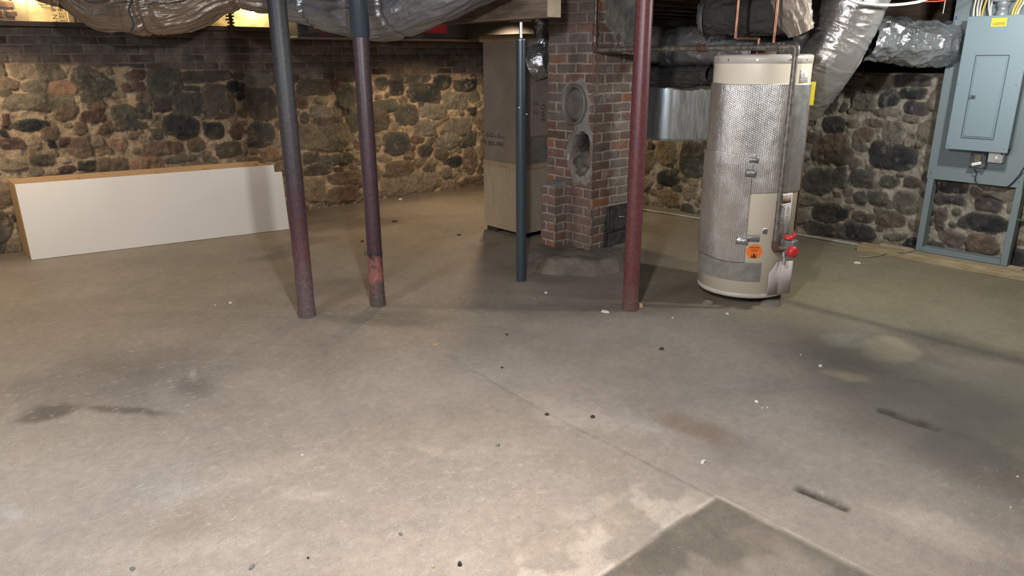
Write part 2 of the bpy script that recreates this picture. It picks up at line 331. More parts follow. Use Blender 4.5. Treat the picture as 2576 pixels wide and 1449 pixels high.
# bubble foil wrap with fine vertical ribs
def wrap_mat():
    m = bpy.data.materials.new('bubble_wrap'); m.use_nodes = True; nt = m.node_tree; b = nt.nodes['Principled BSDF']
    uv = nd(nt, 'ShaderNodeUVMap'); sp = nd(nt, 'ShaderNodeSeparateXYZ'); nt.links.new(uv.outputs[0], sp.inputs[0])
    def fn(op, a, bb=None, c=None):
        n = nd(nt, 'ShaderNodeMath', operation=op)
        for i, x in enumerate((a, bb, c)):
            if x is None: continue
            if isinstance(x, (int, float)): n.inputs[i].default_value = x
            else: nt.links.new(x, n.inputs[i])
        return n.outputs[0]
    tc = nd(nt, 'ShaderNodeTexCoord'); nz = nd(nt, 'ShaderNodeTexNoise', Scale=6., Detail=4.); nt.links.new(tc.outputs['Object'], nz.inputs['Vector'])
    ui = fn('MULTIPLY_ADD', nz.outputs['Fac'], .012, sp.outputs['X'])
    rib = fn('SINE', fn('MULTIPLY', ui, 2*math.pi/.0125)); bub = fn('SINE', fn('MULTIPLY_ADD', sp.outputs['Y'], 2*math.pi/.0125, fn('MULTIPLY', ui, 2*math.pi/.025)))
    hgt = fn('ADD', fn('MULTIPLY', fn('ABSOLUTE', rib), 1.), fn('MULTIPLY', bub, .13))
    n2 = nd(nt, 'ShaderNodeTexNoise', Scale=9., Detail=6., Roughness=.65); nt.links.new(tc.outputs['Object'], n2.inputs['Vector'])
    hgt = fn('ADD', hgt, fn('MULTIPLY', n2.outputs['Fac'], 1.0))
    bp = nd(nt, 'ShaderNodeBump', Strength=.6, Distance=.002); nt.links.new(hgt, bp.inputs['Height']); nt.links.new(bp.outputs[0], b.inputs['Normal'])
    b.inputs['Base Color'].default_value = (.84, .82, .80, 1); b.inputs['Metallic'].default_value = .9; b.inputs['Roughness'].default_value = .27
    mp = nd(nt, 'ShaderNodeMapRange'); mp.inputs['From Min'].default_value = .4; mp.inputs['From Max'].default_value = .62; mp.inputs['To Min'].default_value = .24; mp.inputs['To Max'].default_value = .36
    nt.links.new(n2.outputs['Fac'], mp.inputs['Value']); nt.links.new(mp.outputs[0], b.inputs['Roughness'])
    MATS['bubble_wrap'] = m
wrap_mat()
# ------------------------------------------------------------------ stone walls
CT = dict(t=(.235, .195, .14), g=(.075, .075, .07), b=(.036, .04, .042), r=(.155, .115, .085), p=(.27, .175, .12), m=(.10, .066, .058), o=(.155, .14, .105), n=(.10, .086, .07), y=(.185, .17, .14), q=(.088, .09, .075), v=(.07, .058, .062))
BACK = [  # zoom frame offset x, y, scale, then stones x0 y0 x1 y1 colour [tilt degrees]
 (0, 0, 3.22, '''60,530,330,640,t 265,505,500,660,o 150,655,410,760,o 385,655,620,785,p 10,760,600,890,o 120,955,360,1055,b 420,850,620,970,r 560,560,915,760,q,-24 690,815,850,905,r 650,895,850,985,m,12
 610,985,720,1085,r 800,980,915,1085,r 915,990,1015,1070,n 985,655,1175,740,m 990,550,1180,650,m 1190,530,1480,780,q 1225,780,1390,910,v 1395,755,1645,940,g 1650,690,1885,950,n 1980,700,2225,975,n 1840,670,2000,750,b
 1890,750,1980,820,b 1495,695,1620,745,n 1980,570,2215,720,y 1890,600,1980,660,r 1420,580,1890,670,n 1325,930,1600,1110,b,-12 1640,990,1810,1135,b 1860,1010,1955,1135,m 1990,1000,2225,1190,g 1730,1150,1945,1270,n
 1210,1040,1330,1140,q 1145,1150,1470,1260,r 1320,1255,1570,1320,y 2110,1180,2250,1300,p 0,1110,190,1220,m 310,1010,470,1130,r 385,1120,465,1190,b 480,1090,590,1170,m 540,1100,730,1260,r 0,910,60,1030,m 0,1040,60,1110,b
 900,1130,1020,1210,p 610,1290,770,1400,b 470,1330,605,1410,m 770,1270,1040,1400,r 1040,1270,1330,1400,p 230,1250,440,1340,n 0,1280,230,1380,t 900,850,1110,990,q 1110,830,1230,960,g 1110,730,1220,830,r 930,970,1200,1060,g 640,745,830,850,q'''),
 (500, 0, 3.22, '''800,640,1080,780,n 850,535,985,640,y 985,575,1090,660,b 1090,570,1280,660,n 1055,645,1130,740,m 1110,680,1275,890,q 1150,890,1215,950,b 1180,850,1310,1060,q 1360,880,1535,1055,n 1415,800,1605,905,q 1420,630,1520,730,g
 1530,640,1665,775,b 1700,665,1960,830,b,-8 1790,820,1840,880,g 1595,850,1780,1010,g 1750,970,1925,1100,y 1500,1070,1715,1255,g 920,860,1170,960,y 930,930,1170,1010,n 800,990,1225,1215,o 820,1230,970,1320,n 960,1245,1255,1330,q
 850,1325,1085,1415,n 1090,1345,1180,1395,m 1060,1380,1320,1500,r 1265,1120,1320,1220,r 1780,1170,1895,1270,g 1990,1265,2140,1365,b 2140,1200,2254,1400,r 1510,1300,1740,1449,r 1790,840,2000,960,y 1980,740,2180,890,y 1900,610,2040,725,b
 2060,640,2250,730,b 1570,580,1890,670,g 2180,860,2254,940,b 2000,960,2200,1100,y 1930,1090,2100,1200,y 2110,1110,2220,1190,q 2170,1060,2254,1170,q 1480,1400,1950,1590,t 840,1440,1020,1640,t 1020,1500,1300,1640,r''')]
RIGHT = [
 (2000, 0, 3.623, '''700,690,880,820,y 890,690,1220,800,v 780,820,970,960,b 970,815,1190,905,b 1000,920,1240,1040,v 740,970,960,1060,y 960,1040,1160,1110,y 370,690,650,830,y 450,840,560,910,g 525,870,740,1010,y 190,830,400,1040,b 260,1060,460,1230,b
 420,945,485,1030,g 120,1040,190,1140,g 180,1230,500,1449,r 800,1110,990,1290,y 540,1170,730,1300,r 690,1300,1090,1545,b'''),
 (2100, 350, 3.622, '''170,280,350,440,g 410,340,590,460,q 300,380,355,460,n 0,260,130,440,q 290,480,520,610,q 180,480,290,600,g 150,670,380,750,n 390,670,640,800,n 0,630,100,750,b 80,765,410,930,b 0,770,75,920,n 640,330,780,450,n 620,910,780,1040,b
 930,360,1220,500,b 940,510,1200,600,v 1150,685,1600,860,b 910,630,1030,830,n 830,920,980,1060,g 1300,530,1540,670,v 1560,1000,1724,1200,b 1200,870,1480,1060,r 1040,1060,1400,1140,n'''),
 (1650, 350, 3.018, '''0,0,160,200,t 190,20,350,280,g 0,240,160,350,b 20,380,170,500,t 180,480,300,580,g 1130,230,1350,420,g 1200,50,1509,190,n 1200,480,1400,620,g 1150,640,1509,760,g''')]
def stone_wall(name, plane, c0, s0, s1, z1, res, data, brick=None, seed=3, mortar=(.38, .30, .21), rubble_scale=1., flip=False, palette='tgbrpmonyqv'):
    on = ony if plane == 'y' else onx; ax = 0 if plane == 'y' else 1; L = []
    for ox, oy, k, txt in data:
        for it in txt.split():
            q = it.split(','); x0, y0, x1, y1 = [float(a) for a in q[:4]]; tilt = math.radians(float(q[5])) if len(q) > 5 else 0
            cx, cy = ox+(x0+x1)/2/k, oy+(y0+y1)/2/k; c = on(cx, cy, c0); a = abs(on(ox+x1/k, cy, c0)[ax]-on(ox+x0/k, cy, c0)[ax])/2; b = abs(on(cx, oy+y1/k, c0).z-on(cx, oy+y0/k, c0).z)/2
            L.append((c[ax], c.z, a*1.1, b*1.1, tilt, CT[q[4]], random.uniform(2.4, 4.2)))
    hand = len(L); zb = (lambda s: z1+1) if brick is None else brick
    arr = [(l[0], l[1], l[2], l[3]) for l in L]
    for size, tries in ((.17, 900), (.13, 2500), (.09, 4500), (.06, 4500), (.036, 2500)):
        for _ in range(tries):
            s = random.uniform(s0, s1); z = random.uniform(0, z1); a = size*random.uniform(.8, 1.5)*rubble_scale; b = size*random.uniform(.55, .95)*rubble_scale
            if z+b*.8 > zb(s): continue
            A_ = np.array(arr) if arr else np.zeros((0, 4))
            if len(A_):
                q = ((A_[:, 0]-s)/(A_[:, 2]+a*.95))**2+((A_[:, 1]-z)/(A_[:, 3]+b*.95))**2
                if q.min() < (1.0 if size > .09 else .92): continue
            arr.append((s, z, a, b)); base = (Vector(CT[random.choice('ttooyrnnqmg')])*.72+Vector(mortar)*.22)*random.uniform(.8, 1.15)
            L.append((s, z, a, b, random.uniform(-.35, .35), tuple(base), random.uniform(2., 3.2)))
    ns, nz = int((s1-s0)/res)+1, int(z1/res)+1; S, Z = np.meshgrid(np.linspace(s0, s1, ns), np.linspace(-.01, z1, nz)); rs = (s1-s0)/(ns-1)
    W1 = fbm(S*6, Z*7, 3., seed, 4)*.038; W2 = fbm(S*6, Z*7, 9., seed+4, 4)*.032; Sw, Zw = S+W1, Z+W2
    D = np.full(S.shape, 9.); HT = np.zeros(S.shape); CC = np.zeros(S.shape+(3,)); rz = (z1+.01)/(nz-1)
    for (cs, cz, a, b, t, c, p) in L:
        i0, i1 = int((cz-max(a, b)*1.3-.03)/rz), int((cz+max(a, b)*1.3+.03)/rz)+2; j0, j1 = int((cs-max(a, b)*1.3-.03-s0)/rs), int((cs+max(a, b)*1.3+.03-s0)/rs)+2
        i0, j0 = max(i0, 0), max(j0, 0)
        if i1 <= i0 or j1 <= j0 or i0 >= nz or j0 >= ns: continue
        sl = (slice(i0, i1), slice(j0, j1)); dx, dz = Sw[sl]-cs, Zw[sl]-cz; ct, st = math.cos(t), math.sin(t); x = (dx*ct+dz*st)/a; y = (-dx*st+dz*ct)/b
        d = (np.abs(x)**p+np.abs(y)**p)**(1/p); mk = d < D[sl]; D[sl] = np.where(mk, d, D[sl])
        hh = .012+.09*min(a, b)+(random.random()-.3)*.014; tl = (random.random()-.5)*.03; h = hh*np.clip(1-d**4.5, 0, 1)**.55+tl*x*(d < 1)+.3*tl*y*(d < 1)
        HT[sl] = np.where(mk & (d < 1), h, np.where(mk, 0, HT[sl])); CC[sl] = np.where(mk[..., None], np.array(c), CC[sl])
    n1 = fbm(S*14, Z*14, 1., seed+20, 5); n2 = fbm(S*5, Z*5, 2., seed+30, 4); n3 = fbm(S*34, Z*26, 5., seed+40, 3); stone = 1-sstep(.93, 1.0, D+.08*n2+.13*n1+.05*n3); n4 = fbm(S*7+n2, Z*34+n1*2, 4., seed+70, 4)
    mort = np.array(mortar)*(1+.30*n1+.22*n2+.22*n3)[..., None]; mort = mort*(1-.45*sstep(.22, .5, fbm(S*9, Z*12, 6., seed+80, 4)))[..., None]; CC = CC*(1+.25*n1+.15*n3+.28*n4)[..., None]; CC = CC*(1-.25*sstep(.1, .5, n2)[..., None])+np.array(mortar)*.5*.25*sstep(.1, .5, n2)[..., None]
    lich = sstep(.30, .5, fbm(S*19, Z*19, 7., seed+50, 5))[..., None]*.30; CC = CC*(1-lich)+np.array(mortar)*.95*lich; ed = (sstep(.6, 1.0, D)*.35)[..., None]; CC = CC*(1-ed*.6)+np.array(mortar)*.8*ed*.6
    col = CC*stone[..., None]+mort*(1-stone)[..., None]; hgt = HT*stone+.022*n1*(1-stone)+.010*n3+.03*n2+.007*n4*stone
    if brick is not None:
        B = np.vectorize(brick)(S[0])[None, :]+.012*n1; isb = sstep(-.01, .01, Z-B)
        ch = .071; row = np.floor(Z/ch); bl = .215*(1+.0*row); off = (row % 2)*.5+_h(row, row*0, row*0, 5)*.25; xx = Sw*.35+S*.65; cx = xx/bl+off; fc = cx-np.floor(cx); fz = (Z+.25*W2)/ch; fz = fz-np.floor(fz)
        e = np.minimum(np.minimum(fc, 1-fc)*bl, np.minimum(fz, 1-fz)*ch); inb = sstep(.004, .011, e); rnd = _h(np.floor(cx), row, row*0, 9)[..., None]; rn2 = _h(np.floor(cx), row, row*0, 12)[..., None]
        bc = np.array((.150, .108, .092))*(.6+.8*rnd)*(1-.4*(rn2 > .7)); mc = np.array((.23, .20, .17)); dirt = sstep(-.3, .4, fbm(S*5, Z*9, 3., seed+60, 4))[..., None]*.6
        bcol = bc*inb[..., None]+mc*(1-inb)[..., None]; bcol = bcol*(1-dirt)+np.array((.17, .15, .135))*dirt; bcol = bcol*(1+.25*n1)[..., None]
        col = col*(1-isb[..., None])+bcol*isb[..., None]; hgt = hgt*(1-isb)+isb*(.016*inb+.004*n1+.01*n2)
    col = np.clip(col, .012, .8)
    # turn the top back over the wall so that it has thickness
    zt = [Z]; h2 = [hgt]; extra = 6
    if plane == 'y': X, Y = S, c0-hgt
    else: X, Y = c0-hgt, S
    top = lambda M, dv: np.concatenate([M]+[M[-1:]+dv*k for k in (1, 2, 3, 4)], 0)
    Zt = np.concatenate([Z]+[Z[-1:]+.004*k+.008*n1[-1:] for k in (0, 0, 0, 0)], 0); cols = np.concatenate([col]+[col[-1:]]*4, 0)
    if plane == 'y': X, Y = top(X, 0), top(Y, .11)
    else: X, Y = top(X, .11), top(Y, 0)
    return grid_obj(name, X, Y, Zt, 'wall_stone', col=cols, kind='structure')
def brick_line(s): return float(np.interp(s, [.5, .9, 3.07, 4.9, 6.2], [1.52, 1.50, 1.385, 1.34, 1.34]))
stone_wall('wall_back', 'y', 7.05, -.6, 6.25, 1.765, .0085, BACK, brick_line, seed=3)
stone_wall('wall_right', 'x', 6.14, .3, 6.95, 1.385, .0085, RIGHT, None, seed=8, mortar=(.34, .315, .26))
# plain sides of the cellar that the picture does not reach
def plane_obj(name, pts, m): return tag(MB().add(pts, [(0, 1, 2, 3)]).build(name, m), kind='structure')
mat('plain_stone', (.20, .175, .14), .95, col2=(.10, .09, .08), ns=4, bs=9, bstr=1., bdist=.03)
plane_obj('wall_left', [(-2.6, -2.6, 0), (-2.6, 7.2, 0), (-2.6, 7.2, 2.12), (-2.6, -2.6, 2.12)], 'plain_stone')
plane_obj('wall_front', [(-2.6, -2.6, 0), (7.6, -2.6, 0), (7.6, -2.6, 2.12), (-2.6, -2.6, 2.12)], 'plain_stone')
tag(MB().box((-2.6, 6.96, 0), (-.55, 7.2, 1.77)).build('wall_back_left', 'plain_stone'), kind='structure')
tag(MB().box((6.1, -2.6, 0), (6.5, .35, 1.385)).build('wall_right_near', 'plain_stone'), kind='structure')
mat('void_dark', (.06, .055, .05), .95, ns=3, bs=9)
plane_obj('wall_recess_right', [(7.6, -2.6, 1.0), (7.6, 7.6, 1.0), (7.6, 7.6, 2.12), (7.6, -2.6, 2.12)], 'void_dark')
plane_obj('wall_recess_back', [(-2.6, 7.42, 1.4), (7.6, 7.42, 1.4), (7.6, 7.42, 2.12), (-2.6, 7.42, 2.12)], 'void_dark')
plane_obj('ceiling', [(-2.6, -2.6, 2.12), (-2.6, 7.6, 2.12), (7.6, 7.6, 2.12), (7.6, -2.6, 2.12)], 'subfloor')
for k, y in enumerate(np.arange(-2.3, 7.2, .41)):
    if abs(y-1.17) < .05 or abs(y-6.0) < .05: y += .12
    tag(MB().box((-2.55, y-.022, 1.93+.02), (7.55, y+.022, 2.118)).build('trim_%d' % (k+1), 'joist_wood'), kind='structure')
# ------------------------------------------------------------------ floor
def floor():
    c = lambda a, b, st: np.arange(a, b, st)
    xs = np.r_[c(-2.6, 0, .05), c(0, 3.6, .0125), c(3.6, 6.3, .022), c(6.3, 7.6, .1), 7.6]; ys = np.r_[c(-2.6, .2, .06), c(.2, 3.2, .0125), c(3.2, 7.15, .024), 7.25]
    X, Y = np.meshgrid(xs, ys); base = np.array((.285, .252, .215)); n = fbm(X*1.1, Y*1.1, 0., 3, 5); n2 = fbm(X*3.1, Y*3.1, 0., 5, 5); n3 = fbm(X*12, Y*12, 0., 7, 4)
    v = 1+.16*n+.14*n2+.07*n3; col = base*v[..., None]; cool = fbm(X*.9, Y*.9, 0., 31, 3)[..., None]; col = col*(1+cool*np.array((-.07, 0, .09)))
    wx, wy = .10*fbm(X*4, Y*4, 0., 41, 4), .10*fbm(X*4, Y*4, 0., 43, 4)
    def blot(u, v_, du, dv, mul, hard=.35, tint=(1, 1, 1), rag=1.):
        nonlocal col
        c = fl(u, v_); e1 = fl(u+du[0], v_+du[1])-c; e2 = fl(u+dv[0], v_+dv[1])-c; M = np.linalg.inv(np.array([[e1.x, e2.x], [e1.y, e2.y]])); dx, dy = X+wx*rag-c.x, Y+wy*rag-c.y
        a = M[0, 0]*dx+M[0, 1]*dy; b = M[1, 0]*dx+M[1, 1]*dy; d = np.sqrt(a*a+b*b)+.25*n2; k = (1-sstep(1-hard, 1+hard, d))[..., None]; col = col*(1-k)+col*mul*np.array(tint)*k
    def tex(a, b): return fbm(X*a, Y*a, 2., b, 5)
    # slab behind the pour joint is lighter and greener
    J = 4.27+.02*n2; lit = sstep(-.015, .015, X-J)*(1-sstep(2.6, 3.0, Y)); col = col*(1+lit[..., None]*(np.array((1.0, 1.03, .95))*1.04-1)); jl = np.exp(-((X-J+.04)/.05)**2)*(Y < 2.3); col = col*(1-.32*jl)[..., None]
    # greener concrete along the right, light falloff darkened into its colour
    g = sstep(.2, 1.4, X-Y*.35-1.9+.35*n)[..., None]; col = col*(1-g)+col*np.array((.84, .85, .76))*g
    blot(2300, 1000, (330, 60), (60, 170), .58, .6); blot(2480, 1180, (160, 60), (40, 120), .62, .6); blot(2000, 860, (200, 40), (30, 60), .8, .6); blot(2440, 870, (160, 30), (0, 22), .72)
    blot(2235, 878, (75, 6), (-5, 26), 1.75, .3, (1.02, 1, .93)); blot(2120, 850, (50, 3), (0, 16), 1.35, .4, (.96, 1, 1.08)); blot(2140, 948, (62, 8), (-8, 20), 1.9, .5, (1.05, 1, .85), 1.6); blot(2330, 930, (90, 20), (-8, 22), 1.3, .5)
    blot(2350, 1310, (180, 40), (60, 60), 1.32, .5); blot(2200, 950, (300, 80), (0, 60), .85, .6)
    blot(110, 1040, (75, 0), (35, -22), .42, .3); blot(300, 1038, (105, -3), (0, 8), .5, .4); blot(240, 960, (260, -30), (20, 70), .74, .6, (.96, .99, 1.05)); blot(420, 905, (220, 0), (0, 50), .85, .5)
    blot(500, 965, (40, 0), (0, 26), .75, .5); blot(505, 935, (14, 3), (0, 14), 1.5); blot(850, 730, (120, 0), (0, 22), .75, .5); blot(770, 610, (90, -15), (0, 12), .72, .5); blot(880, 560, (130, -8), (0, 14), .74, .5)
    blot(700, 640, (70, -14), (0, 9), .75, .5); blot(1020, 800, (130, 0), (0, 20), .78, .5); blot(1230, 760, (180, 20), (0, 30), .82, .6); blot(860, 790, (90, 0), (0, 20), .80, .5)
    blot(1370, 690, (140, 20), (0, 26), .7, .5); blot(1690, 740, (160, 0), (0, 40), .72, .5, (1.02, .98, .95)); blot(1180, 560, (200, 0), (0, 30), .9); blot(1500, 760, (160, 20), (0, 30), .8, .5)  # includes painted shadows of the red post and the heater
    blot(450, 1225, (90, -18), (10, 18), 1.16, .8, (.97, 1, 1.05), 1.5); blot(470, 1300, (60, -10), (10, 50), .86, .9, (1, .98, .93), 1.6); blot(400, 1390, (200, -20), (20, 40), 1.12, .6); 
    blot(700, 1180, (180, -30), (0, 30), 1.08); blot(790, 1250, (60, 0), (0, 20), 1.22, .5); blot(1080, 1420, (200, 0), (0, 60), 1.12, .6); blot(1130, 1120, (90, 10), (0, 14), 1.16, .6); blot(20, 1270, (30, 0), (0, 20), 1.2, .8, (.95, 1, 1.1))
    blot(1450, 1040, (150, 45), (-30, 12), 1.22, .6); blot(1600, 1060, (60, 20), (0, 14), 1.12, .6, (.97, 1, 1.06)); blot(1740, 1075, (90, 20), (0, 24), .82, .6, (1.08, .96, .9)); blot(1850, 1110, (120, 30), (0, 30), .86, .6)
    blot(1230, 1300, (180, 0), (0, 50), 1.05, .6); blot(1560, 1350, (140, -60), (50, 20), 1.12, .7, (1.02, 1, .95), 2)
    # older slab whose corner points away from the camera
    apx, a2 = fl(1800, 1252), fl(2210, 1449); w1 = .012*tex(6, 77); ins = np.minimum(apx.x-X+w1, apx.y-Y+.012*tex(6, 79)); inn = sstep(-.006, .008, ins); patch = sstep(.05, .35, tex(5, 91))*sstep(0, .12, ins)
    old = base*np.array((.46, .46, .43))*(1+.22*n2+.25*n3)[..., None]; old = old*(1-patch[..., None]*.55)+base*1.05*patch[..., None]*.55; col = col*(1-inn[..., None])+old*inn[..., None]
    rag = sstep(.0, .22, tex(9, 95))*sstep(.42, .1, -ins)*sstep(.55, .3, np.abs(X-1.55))*(ins < 0); col = col*(1+(.42*rag*(X < apx.x))[..., None]); ed = np.exp(-((ins+.006)/.006)**2); col = col*(1+.30*ed)[..., None]
    Z = .0022*n2+.0014*n3-.003*inn
    # two rough gouges
    for (ua, va, ub, vb, wd) in ((2210, 1028, 2368, 1080, .030), (2003, 1223, 2142, 1280, .024), ):
        p, q = fl(ua, va), fl(ub, vb); d = q-p; L = d.length; t = ((X-p.x)*d.x+(Y-p.y)*d.y)/L/L; s = ((X-p.x)*-d.y+(Y-p.y)*d.x)/L; k = np.exp(-((s+.006*n3)/wd)**4)*sstep(-.03, .05, t)*sstep(1.03, .92, t); rg = np.clip(.75+.9*tex(16, 61), 0, 1.2); Z = Z-.016*k*rg; col = col*(1-np.clip(k*.72*rg, 0, .85))[..., None]
    # long shrinkage crack
    pts = [fl(*p) for p in ((1085, 868), (1180, 925), (1290, 990), (1400, 1050), (1600, 1150), (1800, 1252), )]; dm = np.full(X.shape, 9.)
    for p, q in zip(pts[:-1], pts[1:]):
        d = q-p; L = d.length; t = np.clip(((X-p.x)*d.x+(Y-p.y)*d.y)/L/L, 0, 1); dm = np.minimum(dm, np.hypot(X-p.x-t*d.x, Y-p.y-t*d.y))
    k = np.exp(-((dm+.004*n3)/.006)**2); col = col*(1-.22*k)[..., None]; Z = Z-.002*k
    # floor colour darkens towards the back wall
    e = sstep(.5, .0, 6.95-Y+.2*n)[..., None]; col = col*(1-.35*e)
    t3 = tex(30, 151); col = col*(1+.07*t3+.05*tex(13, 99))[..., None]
    wornz = np.clip(.35+.9*fbm(X*1.1, Y*1.1, 0., 171, 4)+.35*sstep(2.6, .8, X+Y*.3)+.6*rag, 0, 1)*(1-.5*sstep(2.2, 3.6, X)); col = col*(1-.22*sstep(1.8, 4.0, X)*sstep(2.6, 1.2, Y))[..., None]  # right side also darkened in colour for the lamp falloff
    col = np.concatenate([col, wornz[..., None]], -1)
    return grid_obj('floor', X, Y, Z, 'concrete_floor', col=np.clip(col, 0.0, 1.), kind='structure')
def floor_mat():
    m = vcmat('concrete_floor', rough=.58, fine=170., amt=.17, bs=110., bstr=.5, bdist=.003, spec=.38); nt = m.node_tree; b = nt.nodes['Principled BSDF']
    src = b.inputs['Base Color'].links[0].from_socket; tc = [n for n in nt.nodes if n.type == 'TEX_COORD'][0]; prev = src
    for sc_, thr, colr, seed in ((26., .045, (.62, .58, .5), 0.), (34., .055, (.05, .045, .04), 5.3), (60., .11, (.10, .09, .08), 9.1), (75., .10, (.60, .57, .52), 3.1)):
        mp = nd(nt, 'ShaderNodeMapping'); mp.inputs['Location'].default_value = (seed, seed*.7, 0); nt.links.new(tc.outputs['Object'], mp.inputs[0])
        v = nd(nt, 'ShaderNodeTexVoronoi', Scale=sc_); v.inputs['Randomness'].default_value = 1.; nt.links.new(mp.outputs[0], v.inputs['Vector'])
        sp = nd(nt, 'ShaderNodeSeparateColor'); nt.links.new(v.outputs['Color'], sp.inputs[0])
        th = nd(nt, 'ShaderNodeMath', operation='MULTIPLY'); nt.links.new(sp.outputs[0], th.inputs[0]); th.inputs[1].default_value = thr*2.4
        sub = nd(nt, 'ShaderNodeMath', operation='SUBTRACT'); nt.links.new(th.outputs[0], sub.inputs[0]); sub.inputs[1].default_value = thr*1.35
        lt = nd(nt, 'ShaderNodeMath', operation='LESS_THAN'); nt.links.new(v.outputs['Distance'], lt.inputs[0]); nt.links.new(sub.outputs[0], lt.inputs[1])
        k = nd(nt, 'ShaderNodeMath', operation='MULTIPLY'); nt.links.new(lt.outputs[0], k.inputs[0]); k.inputs[1].default_value = .6
        mx = nd(nt, 'ShaderNodeMix', data_type='RGBA'); nt.links.new(k.outputs[0], mx.inputs['Factor']); nt.links.new(prev, mx.inputs['A']); mx.inputs['B'].default_value = (*colr, 1); prev = mx.outputs['Result']
    vc = [n for n in nt.nodes if n.type == 'VERTEX_COLOR'][0]
    for sc_, st_, lo, hi, colr, amt_, inv in ((17., (1, 1.7, 1), .56, .63, (.50, .47, .41), .42, 0), (24., (1.6, 1, 1), .57, .66, (.10, .09, .078), .42, 1), (62., (1, 1.5, 1), .58, .66, (.12, .108, .095), .55, 0), (48., (1.4, 1, 1), .59, .67, (.56, .53, .47), .38, 0)):
        mp = nd(nt, 'ShaderNodeMapping'); mp.inputs['Scale'].default_value = st_; mp.inputs['Rotation'].default_value = (0, 0, .7); mp.inputs['Location'].default_value = (sc_, sc_, 0); nt.links.new(tc.outputs['Object'], mp.inputs[0])
        n = nd(nt, 'ShaderNodeTexNoise', Scale=sc_, Detail=9., Roughness=.72, Distortion=.6); nt.links.new(mp.outputs[0], n.inputs['Vector'])
        r = nd(nt, 'ShaderNodeMapRange'); r.inputs['From Min'].default_value = lo; r.inputs['From Max'].default_value = hi; nt.links.new(n.outputs['Fac'], r.inputs['Value'])
        k = nd(nt, 'ShaderNodeMath', operation='MULTIPLY'); nt.links.new(r.outputs[0], k.inputs[0])
        if inv: k.inputs[1].default_value = .45
        else: nt.links.new(vc.outputs['Alpha'], k.inputs[1])
        k2 = nd(nt, 'ShaderNodeMath', operation='MULTIPLY'); nt.links.new(k.outputs[0], k2.inputs[0]); k2.inputs[1].default_value = amt_
        mx = nd(nt, 'ShaderNodeMix', data_type='RGBA'); nt.links.new(k2.outputs[0], mx.inputs['Factor']); nt.links.new(prev, mx.inputs['A']); mx.inputs['B'].default_value = (*colr, 1); prev = mx.outputs['Result']
    nt.links.new(prev, b.inputs['Base Color'])
floor_mat(); floor()
# ------------------------------------------------------------------ chimney
def brick_face(name, parent, o, sd, nrm, wd, z0, z1, seed, holes=None, paint=None, res=.0062, loc=(0, 0, 0), wrap=0.):
    o, sd, nrm = Vector(o), Vector(sd), Vector(nrm); ns, nz = int(wd/res)+1, int((z1-z0)/res)+1; S, Z = np.meshgrid(np.linspace(0, wd, ns), np.linspace(z0, z1, nz))
    W = .006*fbm(S*12, Z*12, 1., seed, 3); ch = .0700; row = np.floor((Z+W)/ch); bl = .205; cx = (S+W)/bl+(row % 2)*.5+_h(row, row*0, row*0, seed)*.14; fc = cx-np.floor(cx); fz = (Z+W)/ch; fz = fz-np.floor(fz)
    e = np.minimum(np.minimum(fc, 1-fc)*bl, np.minimum(fz, 1-fz)*ch); inb = sstep(.003, .009, e+.002*fbm(S*60, Z*60, 2., seed, 2)); r1 = _h(np.floor(cx), row, row*0, seed+1)[..., None]; r2 = _h(np.floor(cx), row, row*0, seed+2)[..., None]
    n1 = fbm(S*16, Z*16, 1., seed+5, 4); n2 = fbm(S*5, Z*5, 1., seed+6, 4)
    bc = np.array((.175, .105, .085))*(.75+.5*r1); bc = np.where(r2 > .92, np.array((.27, .115, .07)), bc); bc = np.where(r2 < .35, np.array((.15, .12, .105)), bc)
    dust = sstep(-.3, .4, n2)[..., None]*.55; bc = bc*(1-dust)+np.array((.18, .15, .13))*dust; mc = np.array((.34, .31, .26))*(1+.2*n1)[..., None]
    col = (bc*(1+.2*n1)[..., None])*inb[..., None]+mc*(1-inb)[..., None]; h = .011*inb+.0035*n1
    if paint is not None: col, h = paint(S, Z, col, h, n1, n2)
    edge = sstep(0, .004, np.minimum(S, wd-S)); 
    X, Y = o.x+sd.x*S+nrm.x*h, o.y+sd.y*S+nrm.y*h
    return grid_obj(name, X, Y, Z+0*S, 'chimney_brick', parent, col=np.clip(col, .01, .8), loc=loc)
mat('corner_mix', (.22, .17, .14), .9, col2=(.14, .09, .07), ns=14, bs=60)
chb = (4.25, 3.9, 0); ch = thing('chimney', 'red brick chimney with two flue holes and an iron cleanout door', 'chimney', chb)
TH = onx(1448, 263, 3.99); HB = onx(1462, 392, 3.99)
